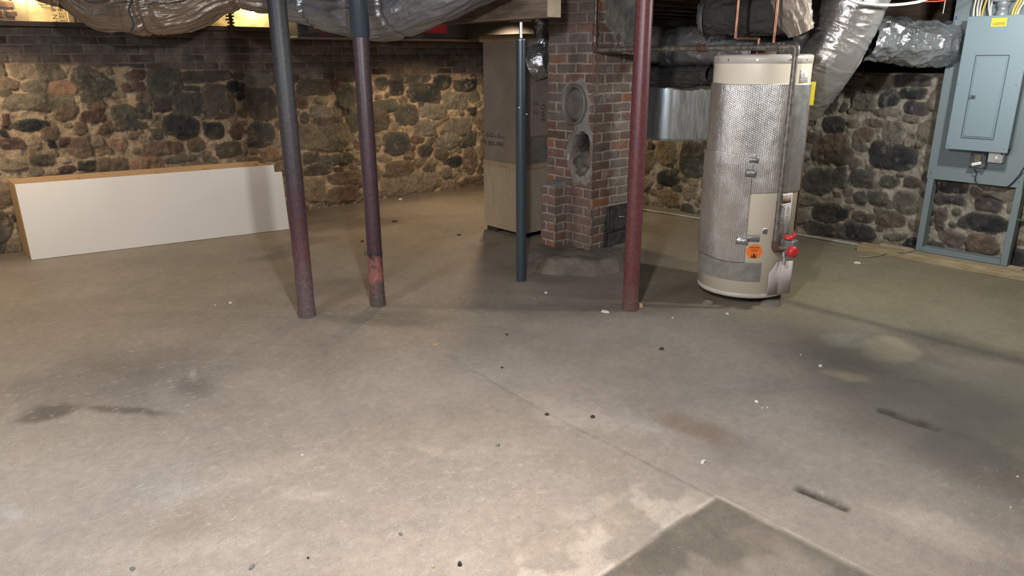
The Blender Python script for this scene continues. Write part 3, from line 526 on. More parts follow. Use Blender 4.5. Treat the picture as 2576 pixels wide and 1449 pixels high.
def paint_left(S, Z, col, h, n1, n2):
    # S runs from the corner (y 3.64) toward the back
    y = 3.64+S; d1 = np.hypot((y-TH.y)/.125, (Z-TH.z)/.15); d2 = np.hypot((y-HB.y)/.105, (Z-HB.z+.0)/.165)+.14*n1+.10*n2
    par = 1-sstep(.93, 1.05, np.minimum(np.where(Z < TH.z, d1*.86, d1*.8), d2*.76)+.24*n1+.16*n2); pc = np.array((.27, .255, .235))*(1+.3*n1)[..., None]; col = col*(1-par[..., None])+pc*par[..., None]; h = h*(1-par)+par*(.016+.007*n1)
    k1 = 1-sstep(.86, .94, d1); h = h-.05*k1; col = col*(1-k1[..., None])+np.array((.10, .095, .09))*k1[..., None]
    k2 = 1-sstep(.9, 1.0, d2); rub = 1.6*fbm(S*20, Z*20, 4., 71, 5); arch = sstep(-.04, .10, Z-HB.z); h = h-k2*(.03+.10*arch+.045*rub); ins_ = np.array((.16, .14, .12))*(1-arch[..., None])+np.array((.022, .02, .02))*arch[..., None]; col = col*(1-k2[..., None])+ins_*(1+.5*rub)[..., None]*k2[..., None]  # shade inside the hole painted in, darkest under the arch
    low = sstep(.62, .5, Z+.08*n2); col = col*(1-low[..., None]*.35)+np.array((.20, .15, .12))*low[..., None]*.35
    # brick blends to a dull grey high up
    hi = sstep(1.5, 1.75, Z+.1*n2)[..., None]; col = col*(1-hi*.5)+np.array((.17, .165, .16))*hi*.5
    return col, h
def paint_right(S, Z, col, h, n1, n2):
    x = 4.0+S; d = np.hypot((x-4.33)/.27, (np.minimum(Z, 1.95)-1.95)/.36)+.38*n2+.28*n1; k = 1-sstep(.84, .98, d); cem = np.array((.215, .225, .21))*(1+.3*n1)[..., None]; col = col*(1-k[..., None])+cem*k[..., None]; h = h*(1-k)+k*(.022+.010*n1)
    blk = sstep(.36, .28, Z+.05*n1)*sstep(.13, .17, S+.03*n1); col = col*(1-blk[..., None]*.88)+np.array((.035, .036, .036))*blk[..., None]*.88
    wh = sstep(.25, .6, fbm(S*7, Z*9, 3., 88, 4))[..., None]*.35*(Z[..., None] > .5); col = col*(1-wh)+np.array((.45, .42, .38))*wh; grn = sstep(.6, .3, np.abs(Z-.5)/.5+.3*n2)[..., None]*.3*sstep(.15, .3, S)[..., None]; col = col*(1-grn)+np.array((.19, .19, .16))*grn
    return col, h
brick_face('shaft_left_face', ch, (4.0, 3.64, 0), (0, 1, 0), (-1, 0, 0), .49, -.0, 2.1, 21, paint=paint_left, loc=chb)
brick_face('shaft_right_face', ch, (3.992, 3.648, 0), (1, 0, 0), (0, -1, 0), .50, 0, 2.1, 33, paint=paint_right, loc=chb)
MB().box((3.997, 3.645, 0), (4.03, 3.68, 2.1)).box((3.872, 3.909, 0), (3.9, 3.93, .56)).box((3.87, 4.045, 0), (3.999, 4.058, .56)).build('corner_mortar', 'corner_mix', ch)
MB().box((4.13, 3.66, 0), (4.485, 4.128, 2.1)).build('core', 'cement', ch)
brick_face('pilaster', ch, (3.875, 3.905, 0), (0, 1, 0), (-1, 0, 0), .155, 0, .565, 44, loc=chb)
brick_face('pilaster', ch, (3.868, 3.912, 0), (1, 0, 0), (0, -1, 0), .14, 0, .565, 55, loc=chb)
cp = MB().hexa([(3.864, 3.9, .56), (4.0, 3.9, .56), (4.0, 4.062, .56), (3.864, 4.062, .56), (3.93, 3.93, .585), (3.995, 3.92, .60), (3.995, 4.06, .60), (3.93, 4.05, .585)]); cp.build('sloped_cap', 'cement', ch, bevel=.012)
# thimble: raised ring and dished metal cap
tb = MB().lathe((3.965, TH.y, TH.z), [(.108, .03), (.112, -.002), (.128, -.012), (.136, -.004), (.134, .03)], 56, axis=(1, 0, 0), caps=False)
for i, p in enumerate(tb.v): tb.v[i] = (p[0], TH.y+(p[1]-TH.y)*.88, TH.z+(p[2]-TH.z)*1.10)
tb.build('thimble_ring', 'cap_metal', ch)
tb = MB().lathe((3.985, TH.y, TH.z), [(.001, .006), (.055, .004), (.09, -.004), (.104, .004), (.110, .03)], 56, axis=(1, 0, 0), caps=False)
for i, p in enumerate(tb.v): tb.v[i] = (p[0], TH.y+(p[1]-TH.y)*.88, TH.z+(p[2]-TH.z)*1.10)
tb.build('thimble_cap', 'cap_metal', ch)
dr = MB(); dr.box((4.165, 3.618, .205), (4.405, 3.64, .415)); dob = dr.build('cleanout_frame', 'black_iron', ch, bevel=.006)
MB().box((4.185, 3.604, .222), (4.387, 3.62, .398)).build('cleanout_door', 'black_iron', ch, bevel=.008)
m_ = MB(); m_.box((4.19, 3.598, .388), (4.382, 3.606, .394)); m_.box((4.19, 3.598, .228), (4.382, 3.606, .234)); m_.box((4.19, 3.598, .228), (4.196, 3.606, .394)); m_.box((4.376, 3.598, .228), (4.382, 3.606, .394)); m_.build('door_rim', 'black_iron', dob, bevel=.002)
MB().tube([(4.27, 3.603, .325), (4.30, 3.592, .322), (4.325, 3.6, .318)], .006, 10).build('latch', 'zinc', dob)
MB().box((4.19, 3.628, .0), (4.40, 3.642, .20)).build('soot_plate', 'black_iron', ch, bevel=.01)
# concrete mound round the chimney foot
def mound():
    a = np.linspace(0, 2*np.pi, 90)[:, None]; r = np.linspace(0, 1, 26)[None, :]; cx, cy = 4.06, 3.78; R = .50+.06*fbm(np.cos(a)*1.5, np.sin(a)*1.5, 0., 5, 3)
    ang = a+0*r; X = cx+R*r*np.cos(ang)*1.08; Y = cy+R*r*np.sin(ang)*.98; hz = .10*(1-sstep(.72, 1.0, r+0*a+.10*fbm(np.cos(ang)*3, np.sin(ang)*3, 2., 6, 3)))+.022*fbm(X*9, Y*9, 0., 8, 4)-.008
    return grid_obj('chimney_hearth', X, Y, np.where(r+0*a > .985, -.012, hz), 'concrete_mound')
tag(mound(), 'low rough concrete mound spread around the foot of the brick chimney', 'hearth')
p = onx(1430, 395, 3.965); pc = MB().add([(p.x, p.y+.018, p.z-.022), (p.x-.006, p.y-.014, p.z-.03), (p.x-.004, p.y-.02, p.z+.015), (p.x, p.y-.006, p.z+.03), (p.x+.004, p.y+.012, p.z+.02), (p.x+.01, p.y, p.z)], [(0, 1, 5), (1, 2, 5), (2, 3, 5), (3, 4, 5), (4, 0, 5), (4, 3, 2, 1, 0)]).build('paper_scrap', 'paper_scrap')
tag(pc, 'small cream scrap of paper lying in the broken chimney hole', 'paper')
# ------------------------------------------------------------------ posts
post_mat('post_black', [(0, (.13, .095, .09)), (.12, (.11, .075, .08)), (.2, (.10, .045, .05)), (.32, (.06, .026, .032)), (.45, (.042, .032, .036)), (.7, (.040, .042, .045)), (1, (.026, .029, .033))], .5, .9)
post_mat('post_maroon', [(0, (.10, .08, .07)), (.06, (.13, .075, .065)), (.085, (.30, .12, .10)), (.14, (.22, .09, .08)), (.165, (.06, .030, .035)), (.6, (.055, .034, .04)), (1, (.065, .048, .056))], .42, .8)
post_mat('post_red', [(0, (.13, .075, .065)), (.1, (.115, .04, .042)), (.5, (.105, .032, .036)), (.8, (.11, .035, .04)), (1, (.13, .042, .048))], .4, .3)
mat('post_slate', (.042, .06, .078), .33, .1, col2=(.036, .052, .068), ns=6, spread=.3, coat=.1)
PT = {}
for (u, v, r, m, lab, top) in ((773, 795, .051, 'post_black', 'black and rusty maroon steel post, leftmost, in front of the white cabinet end', 1.94), (951, 767, .047, 'post_maroon', 'dull purple steel post with a thin wire tie near its pink flaked foot', 1.94), (1585, 778, .049, 'post_red', 'plain dark red steel post between the brick chimney and the water heater', 1.94)):
    c = fl(u, v); t = thing('support_post', lab, 'post', (c.x, c.y, 0), 'steel posts holding up the ceiling'); PT[m] = (t, c)
    N = 60; prof = [(r*1.07, 0.0), (r*1.08, .02), (r*1.03, .06)]+[(r, z) for z in np.linspace(.1, top-.02, N)]
    MB().lathe((c.x, c.y, 0), prof, 40).build('shaft', m, t)
    MB().box((c.x-.09, c.y-.09, top-.012), (c.x+.09, c.y+.09, top+.008)).build('top_plate', 'rust_iron', t, bevel=.003)
t, c = PT['post_maroon']; MB().lathe((c.x, c.y, 1.625), [(.0485, 0), (.054, .004), (.054, .32)], 40, caps=False).build('sleeve', 'post_slate', t)
m_ = MB(); m_.tube([(c.x+.0495*math.cos(a), c.y+.0495*math.sin(a), .345+.004*math.sin(a*2)) for a in np.linspace(0, 2*math.pi, 40)], .003, 8)
k = rt0*-1; m_.tube([Vector((c.x, c.y, .345))+k*.049, Vector((c.x, c.y, .365))+k*.058, Vector((c.x, c.y, .35))+k*.062, Vector((c.x, c.y, .328))+k*.066], .0022, 8); m_.build('wire_tie', 'cable_black', t)
c = fl(1311, 706); t = thing('support_post', 'slim slate blue telescoping jack post with bare threaded rod on top', 'post', (c.x, c.y, 0), 'steel posts holding up the ceiling')
MB().lathe((c.x, c.y, 0), [(.035, 0), (.035, 1.216)], 40).build('outer_tube', 'post_slate', t); MB().lathe((c.x, c.y, 1.2), [(.0315, 0), (.0315, .425)], 40).build('inner_tube', 'post_slate', t)
MB().lathe((c.x, c.y, 1.62), [(.033, 0), (.033, .008), (.02, .012)], 40).build('tube_cap', 'zinc', t)
rod = MB(); rod.lathe((c.x, c.y, 1.63), [(.010 if i % 2 else .012, i*.0035) for i in range(30)], 20); rod.build('threaded_rod', 'zinc', t)
to = -HD
for z, sft in ((1.20, 0), ): MB().lathe(Vector((c.x, c.y, z))+to*.034-rt0*.012, [(.008, 0), (.008, .008), (.004, .012)], 16, axis=to).build('pin', 'zinc', t)
MB().lathe(Vector((c.x, c.y, 1.155))+rt0*.034, [(.006, 0), (.006, .008)], 14, axis=rt0).build('pin', 'zinc', t)
for z in (1.36, 1.47): MB().lathe(Vector((c.x, c.y, z))+to*.029-rt0*.012, [(.006, 0), (.006, .0012)], 14, axis=to).build('pin_hole', 'ink', t)
MB().box((c.x-.05, c.y-.05, 1.731), (c.x+.05, c.y+.05, 1.739)).build('top_plate', 'rust_iron', t)
eg = MB().box((3.162, 3.274, 1.741), (3.268, 3.282, 1.938)); bx = MB().box((3.16, 3.28, 1.739), (3.27, 6.38, 1.94)); bo = tag(bx.build('girder', 'joist_wood', bevel=.004), 'old wooden girder end above the slate blue jack post', 'beam'); eg.build('end_grain', 'pale_timber', bo)
# ------------------------------------------------------------------ white cabinet on its side
cl, cr = fl(80, 655), fl(728, 577); xd = (cr-cl); Lc = xd.length; xd.normalize(); yd = Vector((-.01, 1, 0)); Hc = .60; Dc = .325; zz = Vector((0, 0, 1))
ct = thing('cabinet', 'long white cabinet carcass lying on its side against the stone wall', 'cabinet', tuple(cl))
tt = .016; lean = yd*.04
def P3(a, b, z): return cl+xd*a+yd*b+zz*z+lean*(z/Hc)
def slab(a0, a1, b0, b1, z0, z1): return MB().hexa([P3(a0, b0, z0), P3(a1, b0, z0), P3(a1, b1, z0), P3(a0, b1, z0), P3(a0, b0, z1), P3(a1, b0, z1), P3(a1, b1, z1), P3(a0, b1, z1)])
m_ = MB(); q = [(0, .003), (Lc, .003), (Lc, Hc-.065), (Lc-.065, Hc-.065), (Lc-.065, Hc), (0, Hc)]
m_.add([P3(a, 0, z) for a, z in q]+[P3(a, tt, z) for a, z in q], [tuple(range(6))[::-1], tuple(range(6, 12))]+[(i, (i+1) % 6, 6+(i+1) % 6, 6+i) for i in range(6)]); m_.build('side_panel', 'white_laminate', ct)
for a, z0, z1, n in ((0, .003, Hc-.002, 'end_panel'), (Lc-.065-tt, .003, Hc-.01, 'end_panel'), (.48, .02, Hc-.02, 'shelf'), (1.06, .02, Hc-.02, 'shelf'), (1.47, .02, Hc-.02, 'shelf')):
    slab(a, a+tt, tt, Dc-.003, z0, z1).build(n, 'particle_board', ct)
slab(0, Lc-.065, Dc, Dc+tt, .003, Hc+.004).build('rear_side_panel', 'particle_board', ct)
slab(tt, Lc-.09, tt, Dc, .003, .02).build('back_panel', 'particle_board', ct)
# ------------------------------------------------------------------ plenum duct
pb = (4.35, 4.8, 0); pl = thing('furnace_plenum', 'tall square duct of dusty foil faced board standing beside the chimney', 'duct', pb)
PX0, PX1, PY0, PY1 = 4.12, 4.66, 4.55, 5.08
m_ = MB(); m_.box((PX0, PY0, .60), (PX1, PY1, 1.68)); m_.build('upper_box', 'kraft', pl, bevel=.012)
# lower box, ribbed bubble foil
def ribbed(o, sd, nrm, wd, z0, z1, seed):
    S, Z = np.meshgrid(np.linspace(0, wd, int(wd/.004)), np.linspace(z0, z1, int((z1-z0)/.006))); o, sd, nrm = Vector(o), Vector(sd), Vector(nrm)
    h = .0025*np.abs(np.sin(S*np.pi/.019+.6*fbm(S*5, Z*5, 0., seed, 2)))+.007*fbm(S*9, Z*5, 0., seed+3, 4)+.0012*np.sin(Z*2*np.pi/.02); return o.x+sd.x*S+nrm.x*h, o.y+sd.y*S+nrm.y*h, Z
foil('foil_rib', col=(.72, .64, .52), rough=.3, dust=.35, dcol=(.30, .25, .19), ns=30, bstr=.5, bdist=.004, dscale=5)
grid_obj('lower_wrap', *ribbed((PX0-.004, PY0-.01, 0), (0, 1, 0), (-1, 0, 0), PY1-PY0+.01, .045, .60, 3), 'foil_rib', pl, loc=pb)
grid_obj('lower_wrap', *ribbed((PX0-.008, PY0-.006, 0), (1, 0, 0), (0, -1, 0), PX1-PX0+.01, .045, .60, 6), 'foil_rib', pl, loc=pb)
MB().box((PX0+.005, PY0+.005, .04), (PX1, PY1, .605)).build('lower_box', 'kraft', pl)
m_ = MB(); m_.box((PX0-.012, PY0-.012, .60), (PX0+.0, PY1+.005, .645)); m_.box((PX0-.012, PY0-.012, .60), (PX1, PY0, .645)); m_.build('joint_flap', 'kraft_light', pl, bevel=.006)
m_ = MB(); m_.box((PX0-.006, PY0-.006, .62), (PX0+.02, PY0+.03, 1.68)); m_.build('corner_tape', 'kraft_light', pl, bevel=.004)
MB().box((PX0-.02, PY0-.01, 1.645), (PX1, PY1+.02, 1.70)).build('top_flange', 'kraft_light', pl, bevel=.01)
MB().box((4.20, PY0-.012, .875), (PX1, PY0-.002, 1.30)).build('side_board', 'kraft', pl, bevel=.004)
MB().box((4.195, PY0-.006, .60), (PX1, PY0-.001, .872)).build('dark_patch', 'cap_metal', pl)
m_ = MB(); m_.box((PX0+.01, PY1-.16, .0), (PX0+.1, PY1-.02, .042)); m_.box((PX0+.02, PY0+.02, 0), (PX1-.05, PY0+.1, .042)); m_.box((PX0+.05, PY0+.02, .01), (PX1-.05, PY1-.2, .042)); m_.build('shim_block', 'shim_dark', pl)
px = PX0-.0006; q = onx(1205, 335, px); text_obj('lettering', [('ING ', .052), ('E', .052), ('N', .028), ('D', .052), ('URA', .026), ('G', .052), ('OLD', .026)], (px-.012, q.y, q.z-.022), (0, -1, 0), (0, 0, 1), 'faded_ink', pl, 1.05, .0125*0-.004)
q = onx(1209, 356, px); text_obj('lettering', [('YPE ', .056), ('800-FRK', .056)], (px-.012, q.y, q.z-.022), (0, -1, 0), (0, 0, 1), 'faded_ink', pl, 1.08, -.004)
q = ony(1362, 262, PY0-.013); text_obj('lettering', [('OWE', .06)], (q.x, PY0-.0135, q.z), (0, 0, -1), (1, 0, 0), 'faded_ink', pl, 1.1, .0)
q = ony(1349, 262, PY0-.013)
for k in range(2):
    text_obj('lettering', [('88 ', .028), ('11 ', .028), ('88', .0281)], (q.x-.028*k, PY0-.0135, q.z+.02), (0, 0, -1), (1, 0, 0), 'faded_ink', pl, 1.1, .0)
# round take-off elbow to the right of the plenum
c1 = ony(1358, 153, 4.50); el = thing('duct_collar', 'shiny round foil taped elbow on the plenum next to the chimney', 'duct', (c1.x, c1.y, c1.z-.16))
flex('foil_body', [(c1.x-.03, 4.56, c1.z-.02), (c1.x, 4.50, c1.z), (c1.x+.03, 4.44, c1.z+.01)], [.135, .135, .12], 'foil_clean', el, wr=.006, big=.006, nseg=64, loc=RL[el.name])
MB().lathe((c1.x+.025, 4.425, c1.z), [(.118, .0), (.11, -.02), (.09, -.03), (.07, -.025), (.02, -.02)], 48, axis=(0, 1, 0), caps=False).build('collar', 'galvanized', el)
c2 = ony(1360, 72, 4.54); flex('foil_neck', [(c2.x, 4.52, c1.z+.1), (c2.x, 4.53, c1.z+.25), (c2.x, 4.54, c1.z+.42)], [.06, .062, .06], 'foil_clean', el, wr=.005, big=.005, nseg=48, loc=RL[el.name])
# ------------------------------------------------------------------ horizontal trunk along the back wall
mat('trunk_grey', (.13, .13, .135), .6, .2, col2=(.09, .09, .095), ns=4)
tb_ = (4.0, 6.5, 1.7); tk = thing('trunk_duct', 'long low foil board trunk duct under the ceiling along the back wall', 'duct', tb_)
MB().box((3.08, 6.42, 1.70), (5.3, 6.72, 1.90)).build('trunk_body', 'trunk_grey', tk, bevel=.015)
MB().box((3.06, 6.40, 1.692), (5.32, 6.74, 1.712)).build('bottom_edge', 'kraft', tk, bevel=.006)
MB().box((3.28, 6.412, 1.715), (3.42, 6.424, 1.84)).build('purple_tape', 'tape_purple', tk, bevel=.003)
MB().box((5.0, 5.08, 1.69), (5.3, 6.42, 1.90)).build('return_leg', 'trunk_grey', tk, bevel=.015)
q = ony(1085, 62, 6.40); tg = MB().box((4.44, 6.388, 1.765), (4.72, 6.398, 1.89)); tag(tg.build('red_tag', 'tag_red', bevel=.02), 'bright red rounded tag hanging on the back trunk duct', 'tag')
# ------------------------------------------------------------------ rim joist insulation boards above the back wall
foil('foil_board_warm', col=(.86, .76, .55), rough=.36, dust=.4, dcol=(.62, .52, .34), ns=4, bstr=.3, bdist=.006)
sb = MB().box((-2.5, 6.86, 1.766), (6.2, 7.40, 1.80)); tag(sb.build('trim_sill', 'sill_wood'), kind='structure')
for i, (u0, u1) in enumerate(((45, 172), (180, 420), (425, 745))):
    x0, x1 = ony(u0, 20, 7.10).x, ony(u1, 20, 7.10).x
    S, Z = np.meshgrid(np.linspace(x0, x1-.012, 70), np.linspace(1.80, 2.10, 30)); h = .010*fbm(S*7, Z*9, 0., 5+i, 3)
    o = grid_obj('insulation_board', S, 7.10-h, Z, 'foil_board_warm', loc=(0, 0, 0)); sm_ = o.modifiers.new('solid', 'SOLIDIFY'); sm_.thickness = .02
    tag(o, ('warmly lit foil insulation board with rotated stamped digits at the far left', 'warmly lit foil insulation board right of the narrow wooden strip', 'warmly lit plain foil insulation board behind the dark hanging bracket')[i], 'insulation board', 'boards above the back wall')
    if i == 0:
        for uu, vv, s in ((126, 10, '58 N9'), (143, 10, '98:21')):
            q = ony(uu, vv, 7.088); text_obj('lettering', [(s.split()[0]+' ', .05), (s.split()[1], .0501)] if ' ' in s else [(s, .05)], (q.x, 7.083, q.z), (0, 0, -1), (1, 0, 0), 'faded_ink', o, 1.3, 0)
        q = ony(98, 12, 7.083); m_ = MB()
        for a, b in (((0, 0), (.0, .05)), ((0, 0), (.055, 0)), ((.055, 0), (.055, .05))): m_.tube([(q.x+a[0], 7.082, q.z+a[1]), (q.x+b[0], 7.082, q.z+b[1])], .0028, 6)
        m_.build('square_mark', 'faded_ink', o)
for uu, lab in ((175, 'thin pale wooden strip between two lit insulation boards'), (48, 'pale wooden block in the brightest corner above the back wall')):
    q = ony(uu, 30, 7.07); wd = .02 if uu > 100 else .045
    tag(MB().box((q.x-wd, 7.02 if uu < 100 else 7.05, 1.80), (q.x+wd, 7.09, 2.11)).build('wood_strip', 'pale_timber', bevel=.003), lab, 'wood block')
q = ony(15, 30, 7.02); wp = brick_face('wall_pier', None, (q.x-.62, 7.03, 0), (1, 0, 0), (0, -1, 0), .69, 1.79, 2.11, 61); wp['kind'] = 'structure'
# dark bracket in front of the lit board
q0, q1 = ony(577, 28, 6.85), ony(583, 82, 6.85); br = MB().tube([q0+zz*.2, q0, (q0+q1)/2+Vector((.004, 0, 0)), q1], .015, 10)
for k in range(9): z = q1.z+.02+k*.028; w_ = random.uniform(.02, .036); br.box((q1.x-w_-.004, 6.835, z), (q1.x+random.uniform(.018, .034), 6.865, z+.014))
tag(br.build('pipe_hanger', 'sill_wood'), 'dark corroded bracket hanging in front of the lit insulation board', 'bracket')
# ------------------------------------------------------------------ sagging foil ducts, upper left
def hang(pts, D, rad, lift=None):
    out = []; rr = []
    for (u, v, r) in pts: p = dep(u, v, D); out.append((p.x, p.y, p.z+r)); rr.append(r)
    return out, rr
pp, rr = hang([(60, -30, .2), (140, 6, .2), (215, 35, .21), (262, 72, .18), (310, 77, .17), (365, 85, .19), (430, 80, .18), (490, 62, .16), (540, 32, .15), (610, 16, .15), (665, 22, .15), (715, 20, .15)], 5.35, 0)
f1 = thing('flexible_duct', 'dusty brown foil duct sagging in folds in front of the lit boards', 'duct', pp[5], 'foil flexible ducts'); flex('foil_jacket', pp, rr, 'foil_dusty', f1, wr=.013, big=.02, nseg=180, step=.006, seed=4, loc=RL[f1.name], mode='hang')
s0 = dep(338, 78, 5.0); b_ = MB(); ctr = Vector(pp[5])
b_.tube([dep(330+6*math.sin(k*.8), 78-k*9, 4.86) for k in range(0, 11)], .006, 8); b_.build('seam_strap', 'cable_black', f1)
pp = []; rr = []
for (u, v, r, D) in ((700, 20, .15, 5.0), (735, 46, .16, 5.0), (800, 62, .18, 4.95), (880, 86, .19, 4.85), (960, 94, .19, 4.75), (1020, 86, .19, 4.65), (1090, 56, .2, 4.55), (1160, 25, .2, 4.45), (1230, -8, .2, 4.35), (1330, -60, .2, 4.25)): p = dep(u, v, D); pp.append((p.x, p.y, p.z+r)); rr.append(r)
f2 = thing('flexible_duct', 'grey foil duct sagging behind the purple post', 'duct', pp[4], 'foil flexible ducts'); flex('foil_jacket', pp, rr, 'foil_greydust', f2, wr=.010, big=.018, nseg=180, step=.006, seed=14, loc=RL[f2.name], mode='hang')
# ------------------------------------------------------------------ ducts on the right
def ductthing(label, pts, radii, m, seed, wr=.010, big=.012, ring=0., name='flexible_duct', nseg=96, mode='crumple'):
    t = thing(name, label, 'duct', tuple(pts[len(pts)//2]), 'foil flexible ducts'); flex('foil_jacket', pts, radii, m, t, wr=wr, big=big, ring=ring, nseg=nseg, seed=seed, loc=RL[t.name], mode=mode); return t
ductthing('dull foil duct running level behind the top of the water heater', [dep(1625, 125, 6.3), dep(1720, 128, 6.0), dep(1850, 128, 5.7), dep(1960, 150, 5.5), dep(2010, 162, 5.4)], [.17, .175, .165, .15, .14], 'foil_mid', 31, wr=.008)
ductthing('dark upper foil duct with a shiny bubble foil end', [dep(1772, 42, 5.35), dep(1850, 38, 5.2), dep(1930, 36, 5.05), dep(1985, 30, 4.98)], [.11, .12, .125, .12], 'dark_wrap', 37)
q = dep(1768, 46, 5.3); e = MB().lathe(q, [(.001, -.02), (.07, -.016), (.11, .0), (.12, .03)], 40, axis=(rt0+HD*-.6), caps=False); e.build('foil_end', 'foil_clean', bpy.data.objects['flexible_duct.003'])
ductthing('brown wrinkled duct sleeve dropping beside the two copper pipes', [dep(1975, -60, 4.75), dep(1990, 0, 4.75), dep(2003, 45, 4.75), dep(2015, 84, 4.75)], [.10, .095, .085, .055], 'kraft', 41, wr=.012, big=.012)
ductthing('shiny crumpled foil duct end behind the brown wrinkled sleeve', [dep(1990, 75, 5.42), dep(2040, 62, 5.38), dep(2090, 50, 5.4)], [.15, .155, .14], 'foil_clean', 43, wr=.014)
ductthing('wide silver foil duct slanting down behind the water heater', [dep(2200, -90, 4.95), dep(2152, 0, 4.95), dep(2120, 75, 4.98), dep(2086, 145, 5.0), dep(2050, 215, 5.05), dep(2022, 275, 5.15)], [.19, .19, .19, .18, .155, .12], 'foil_slant', 47, wr=.006, big=.008, nseg=120, mode='rings')
ductthing('bright crumpled foil duct lying level left of the grey electrical board', [dep(2170, 95, 5.35), dep(2230, 98, 5.4), dep(2300, 108, 5.45), dep(2370, 113, 5.5), dep(2440, 118, 5.6)], [.14, .14, .145, .14, .13], 'foil_clean', 53, wr=.014, big=.012)
q = dep(2120, 205, 5.2); e = MB().tube([dep(2178, 95, 4.9), dep(2150, 150, 4.93), dep(2105, 215, 4.98), dep(2060, 262, 5.0)], [.03, .045, .045, .03], 14); e.build('loose_flap', 'kraft', bpy.data.objects['flexible_duct.006'])
# galvanised trunk
g0, g1 = onx(1600, 215, 4.95), onx(1712, 350, 4.95); gz0, gz1 = .87, 1.30
gt = thing('galvanized_duct', 'bare galvanized metal duct between the red post and the water heater', 'duct', (4.95, 3.6, gz0))
S = np.linspace(0, 1, 40); 
def gpt(s):  # curved nose then flat side
    return None
m_ = MB(); n = 24; R_ = .26; pa = []
for k in range(n+1):
    a = math.radians(200-110*k/n); pa.append((5.03+R_*math.cos(a)*1.0, 3.62+R_*math.sin(a)*-1.0*-1))
pa = [(4.78, 4.35), (4.78, 3.9), (4.79, 3.75)]+[(5.03+.24*math.cos(math.radians(180+a)), 3.72+.24*math.sin(math.radians(180+a))) for a in range(10, 52, 6)]+[(5.1, 3.34), (5.3, 3.10), (5.38, 3.0)]
V = [(x, y, gz0) for x, y in pa]+[(x, y, gz1) for x, y in pa]; k = len(pa); m_.add(V, [(i, i+1, k+i+1, k+i) for i in range(k-1)], True)
back_ = [(5.55, 3.2), (5.5, 3.8), (5.3, 4.4)]; allp = pa+back_; kk = len(allp)
m_.add([(x, y, gz0) for x, y in allp]+[(x, y, gz1) for x, y in allp], [tuple(range(kk)), tuple(range(kk, 2*kk))]+[(i, (i+1) % kk, kk+(i+1) % kk, kk+i) for i in range(k-1, kk)])
m_.build('sheet_body', 'galvanized', gt)
m_ = MB(); m_.tube([(x-.004, y-.004, gz0+.008) for x, y in pa], .006, 8); m_.tube([(x-.004, y-.004, gz1-.008) for x, y in pa], .006, 8); m_.build('edge_bead', 'galvanized', gt); MB().box((5.3, 3.5, gz1-.002), (5.33, 3.53, 2.118)).build('hanger_strap', 'galvanized', gt)
m_ = MB(); m_.tube([(5.105, 3.325, gz0), (5.105, 3.325, gz1)], .007, 8); m_.build('seam', 'galvanized', gt)
# dark slack wrap above it
ductthing('slack black wrap hanging over the galvanized metal duct', [dep(1615, 188, 6.1), dep(1700, 194, 5.8), dep(1790, 186, 5.55)], [.07, .075, .06], 'dark_wrap', 61, big=.02)
# ------------------------------------------------------------------ water heater
HC = Vector((4.185, 2.445, 0)); HR = .286; hb = (HC.x, HC.y, 0)
hw = thing('water_heater', 'cream gas water heater wrapped in silver bubble foil', 'water heater', hb)
tocam = (C0-HC); tocam.z = 0; tocam.normalize(); side = Vector((-tocam.y, tocam.x, 0)); th0 = math.atan2(tocam.y, tocam.x)
if side.dot(rt0) < 0: side = -side
SG = 1 if Vector((math.cos(th0+.1), math.sin(th0+.1), 0)).dot(rt0) > Vector((math.cos(th0), math.sin(th0), 0)).dot(rt0) else -1
def hp(th, z, r=HR): a = th0+SG*th; return Vector((HC.x+r*math.cos(a), HC.y+r*math.sin(a), z))
def hit(u, v, r=HR):
    d = ray(u, v); dx, dy = d.x, d.y; ox, oy = -HC.x, -HC.y; a = dx*dx+dy*dy; b = 2*(ox*dx+oy*dy); c = ox*ox+oy*oy-r*r; D = b*b-4*a*c; t = (-b-math.sqrt(max(D, 0)))/(2*a); p = C0+d*t
    th = SG*(math.atan2(p.y-HC.y, p.x-HC.x)-th0); th = (th+math.pi) % (2*math.pi)-math.pi; return th, p.z
def cpatch(mb, t0, t1, z0, z1, r, n=24, th=.002, m=2):
    v = []
    for rr_ in (r, r+th):
        for j in range(m):
            z = z0+(z1-z0)*j/(m-1)
            for i in range(n+1): v.append(hp(t0+(t1-t0)*i/n, z, rr_))
    N = n+1; K = m*N; f = []
    for b_ in (0, K):
        for j in range(m-1):
            for i in range(n): f.append((b_+j*N+i, b_+j*N+i+1, b_+(j+1)*N+i+1, b_+(j+1)*N+i))
    for i in range(n): f.append((i, i+1, K+i+1, K+i)); q = (m-1)*N; f.append((q+i, q+i+1, K+q+i+1, K+q+i))
    for i in (0, n):
        for j in range(m-1): f.append((j*N+i, (j+1)*N+i, K+(j+1)*N+i, K+j*N+i))
    mb.add(v, f, True); return mb
BZ = .045; TZ = 1.52
MB().lathe(HC, [(HR-.008, BZ+.03), (HR, BZ+.032), (HR, TZ-.045)], 96, caps=False).build('tank_jacket', 'enamel', hw)
MB().lathe(HC, [(.0, BZ), (HR-.03, BZ), (HR-.006, BZ+.004), (HR+.001, BZ+.012), (HR+.001, BZ+.034), (HR-.004, BZ+.036)], 96, caps=False).build('bottom_pan', 'enamel_trim', hw)
MB().lathe(HC, [(HR-.004, TZ-.05), (HR+.003, TZ-.048), (HR+.003, TZ-.008), (HR-.004, TZ), (HR-.02, TZ+.003), (0, TZ+.006)], 96, caps=False).build('top_cap', 'enamel_trim', hw)
for a in (-1.05, -.72, -.1, .55, 1.0):
    q = hp(a, TZ-.028, HR+.003); MB().lathe(q, [(.006, 0), (.006, .003)], 10, axis=(q-HC-zz*q.z)).build('screw', 'zinc', hw)
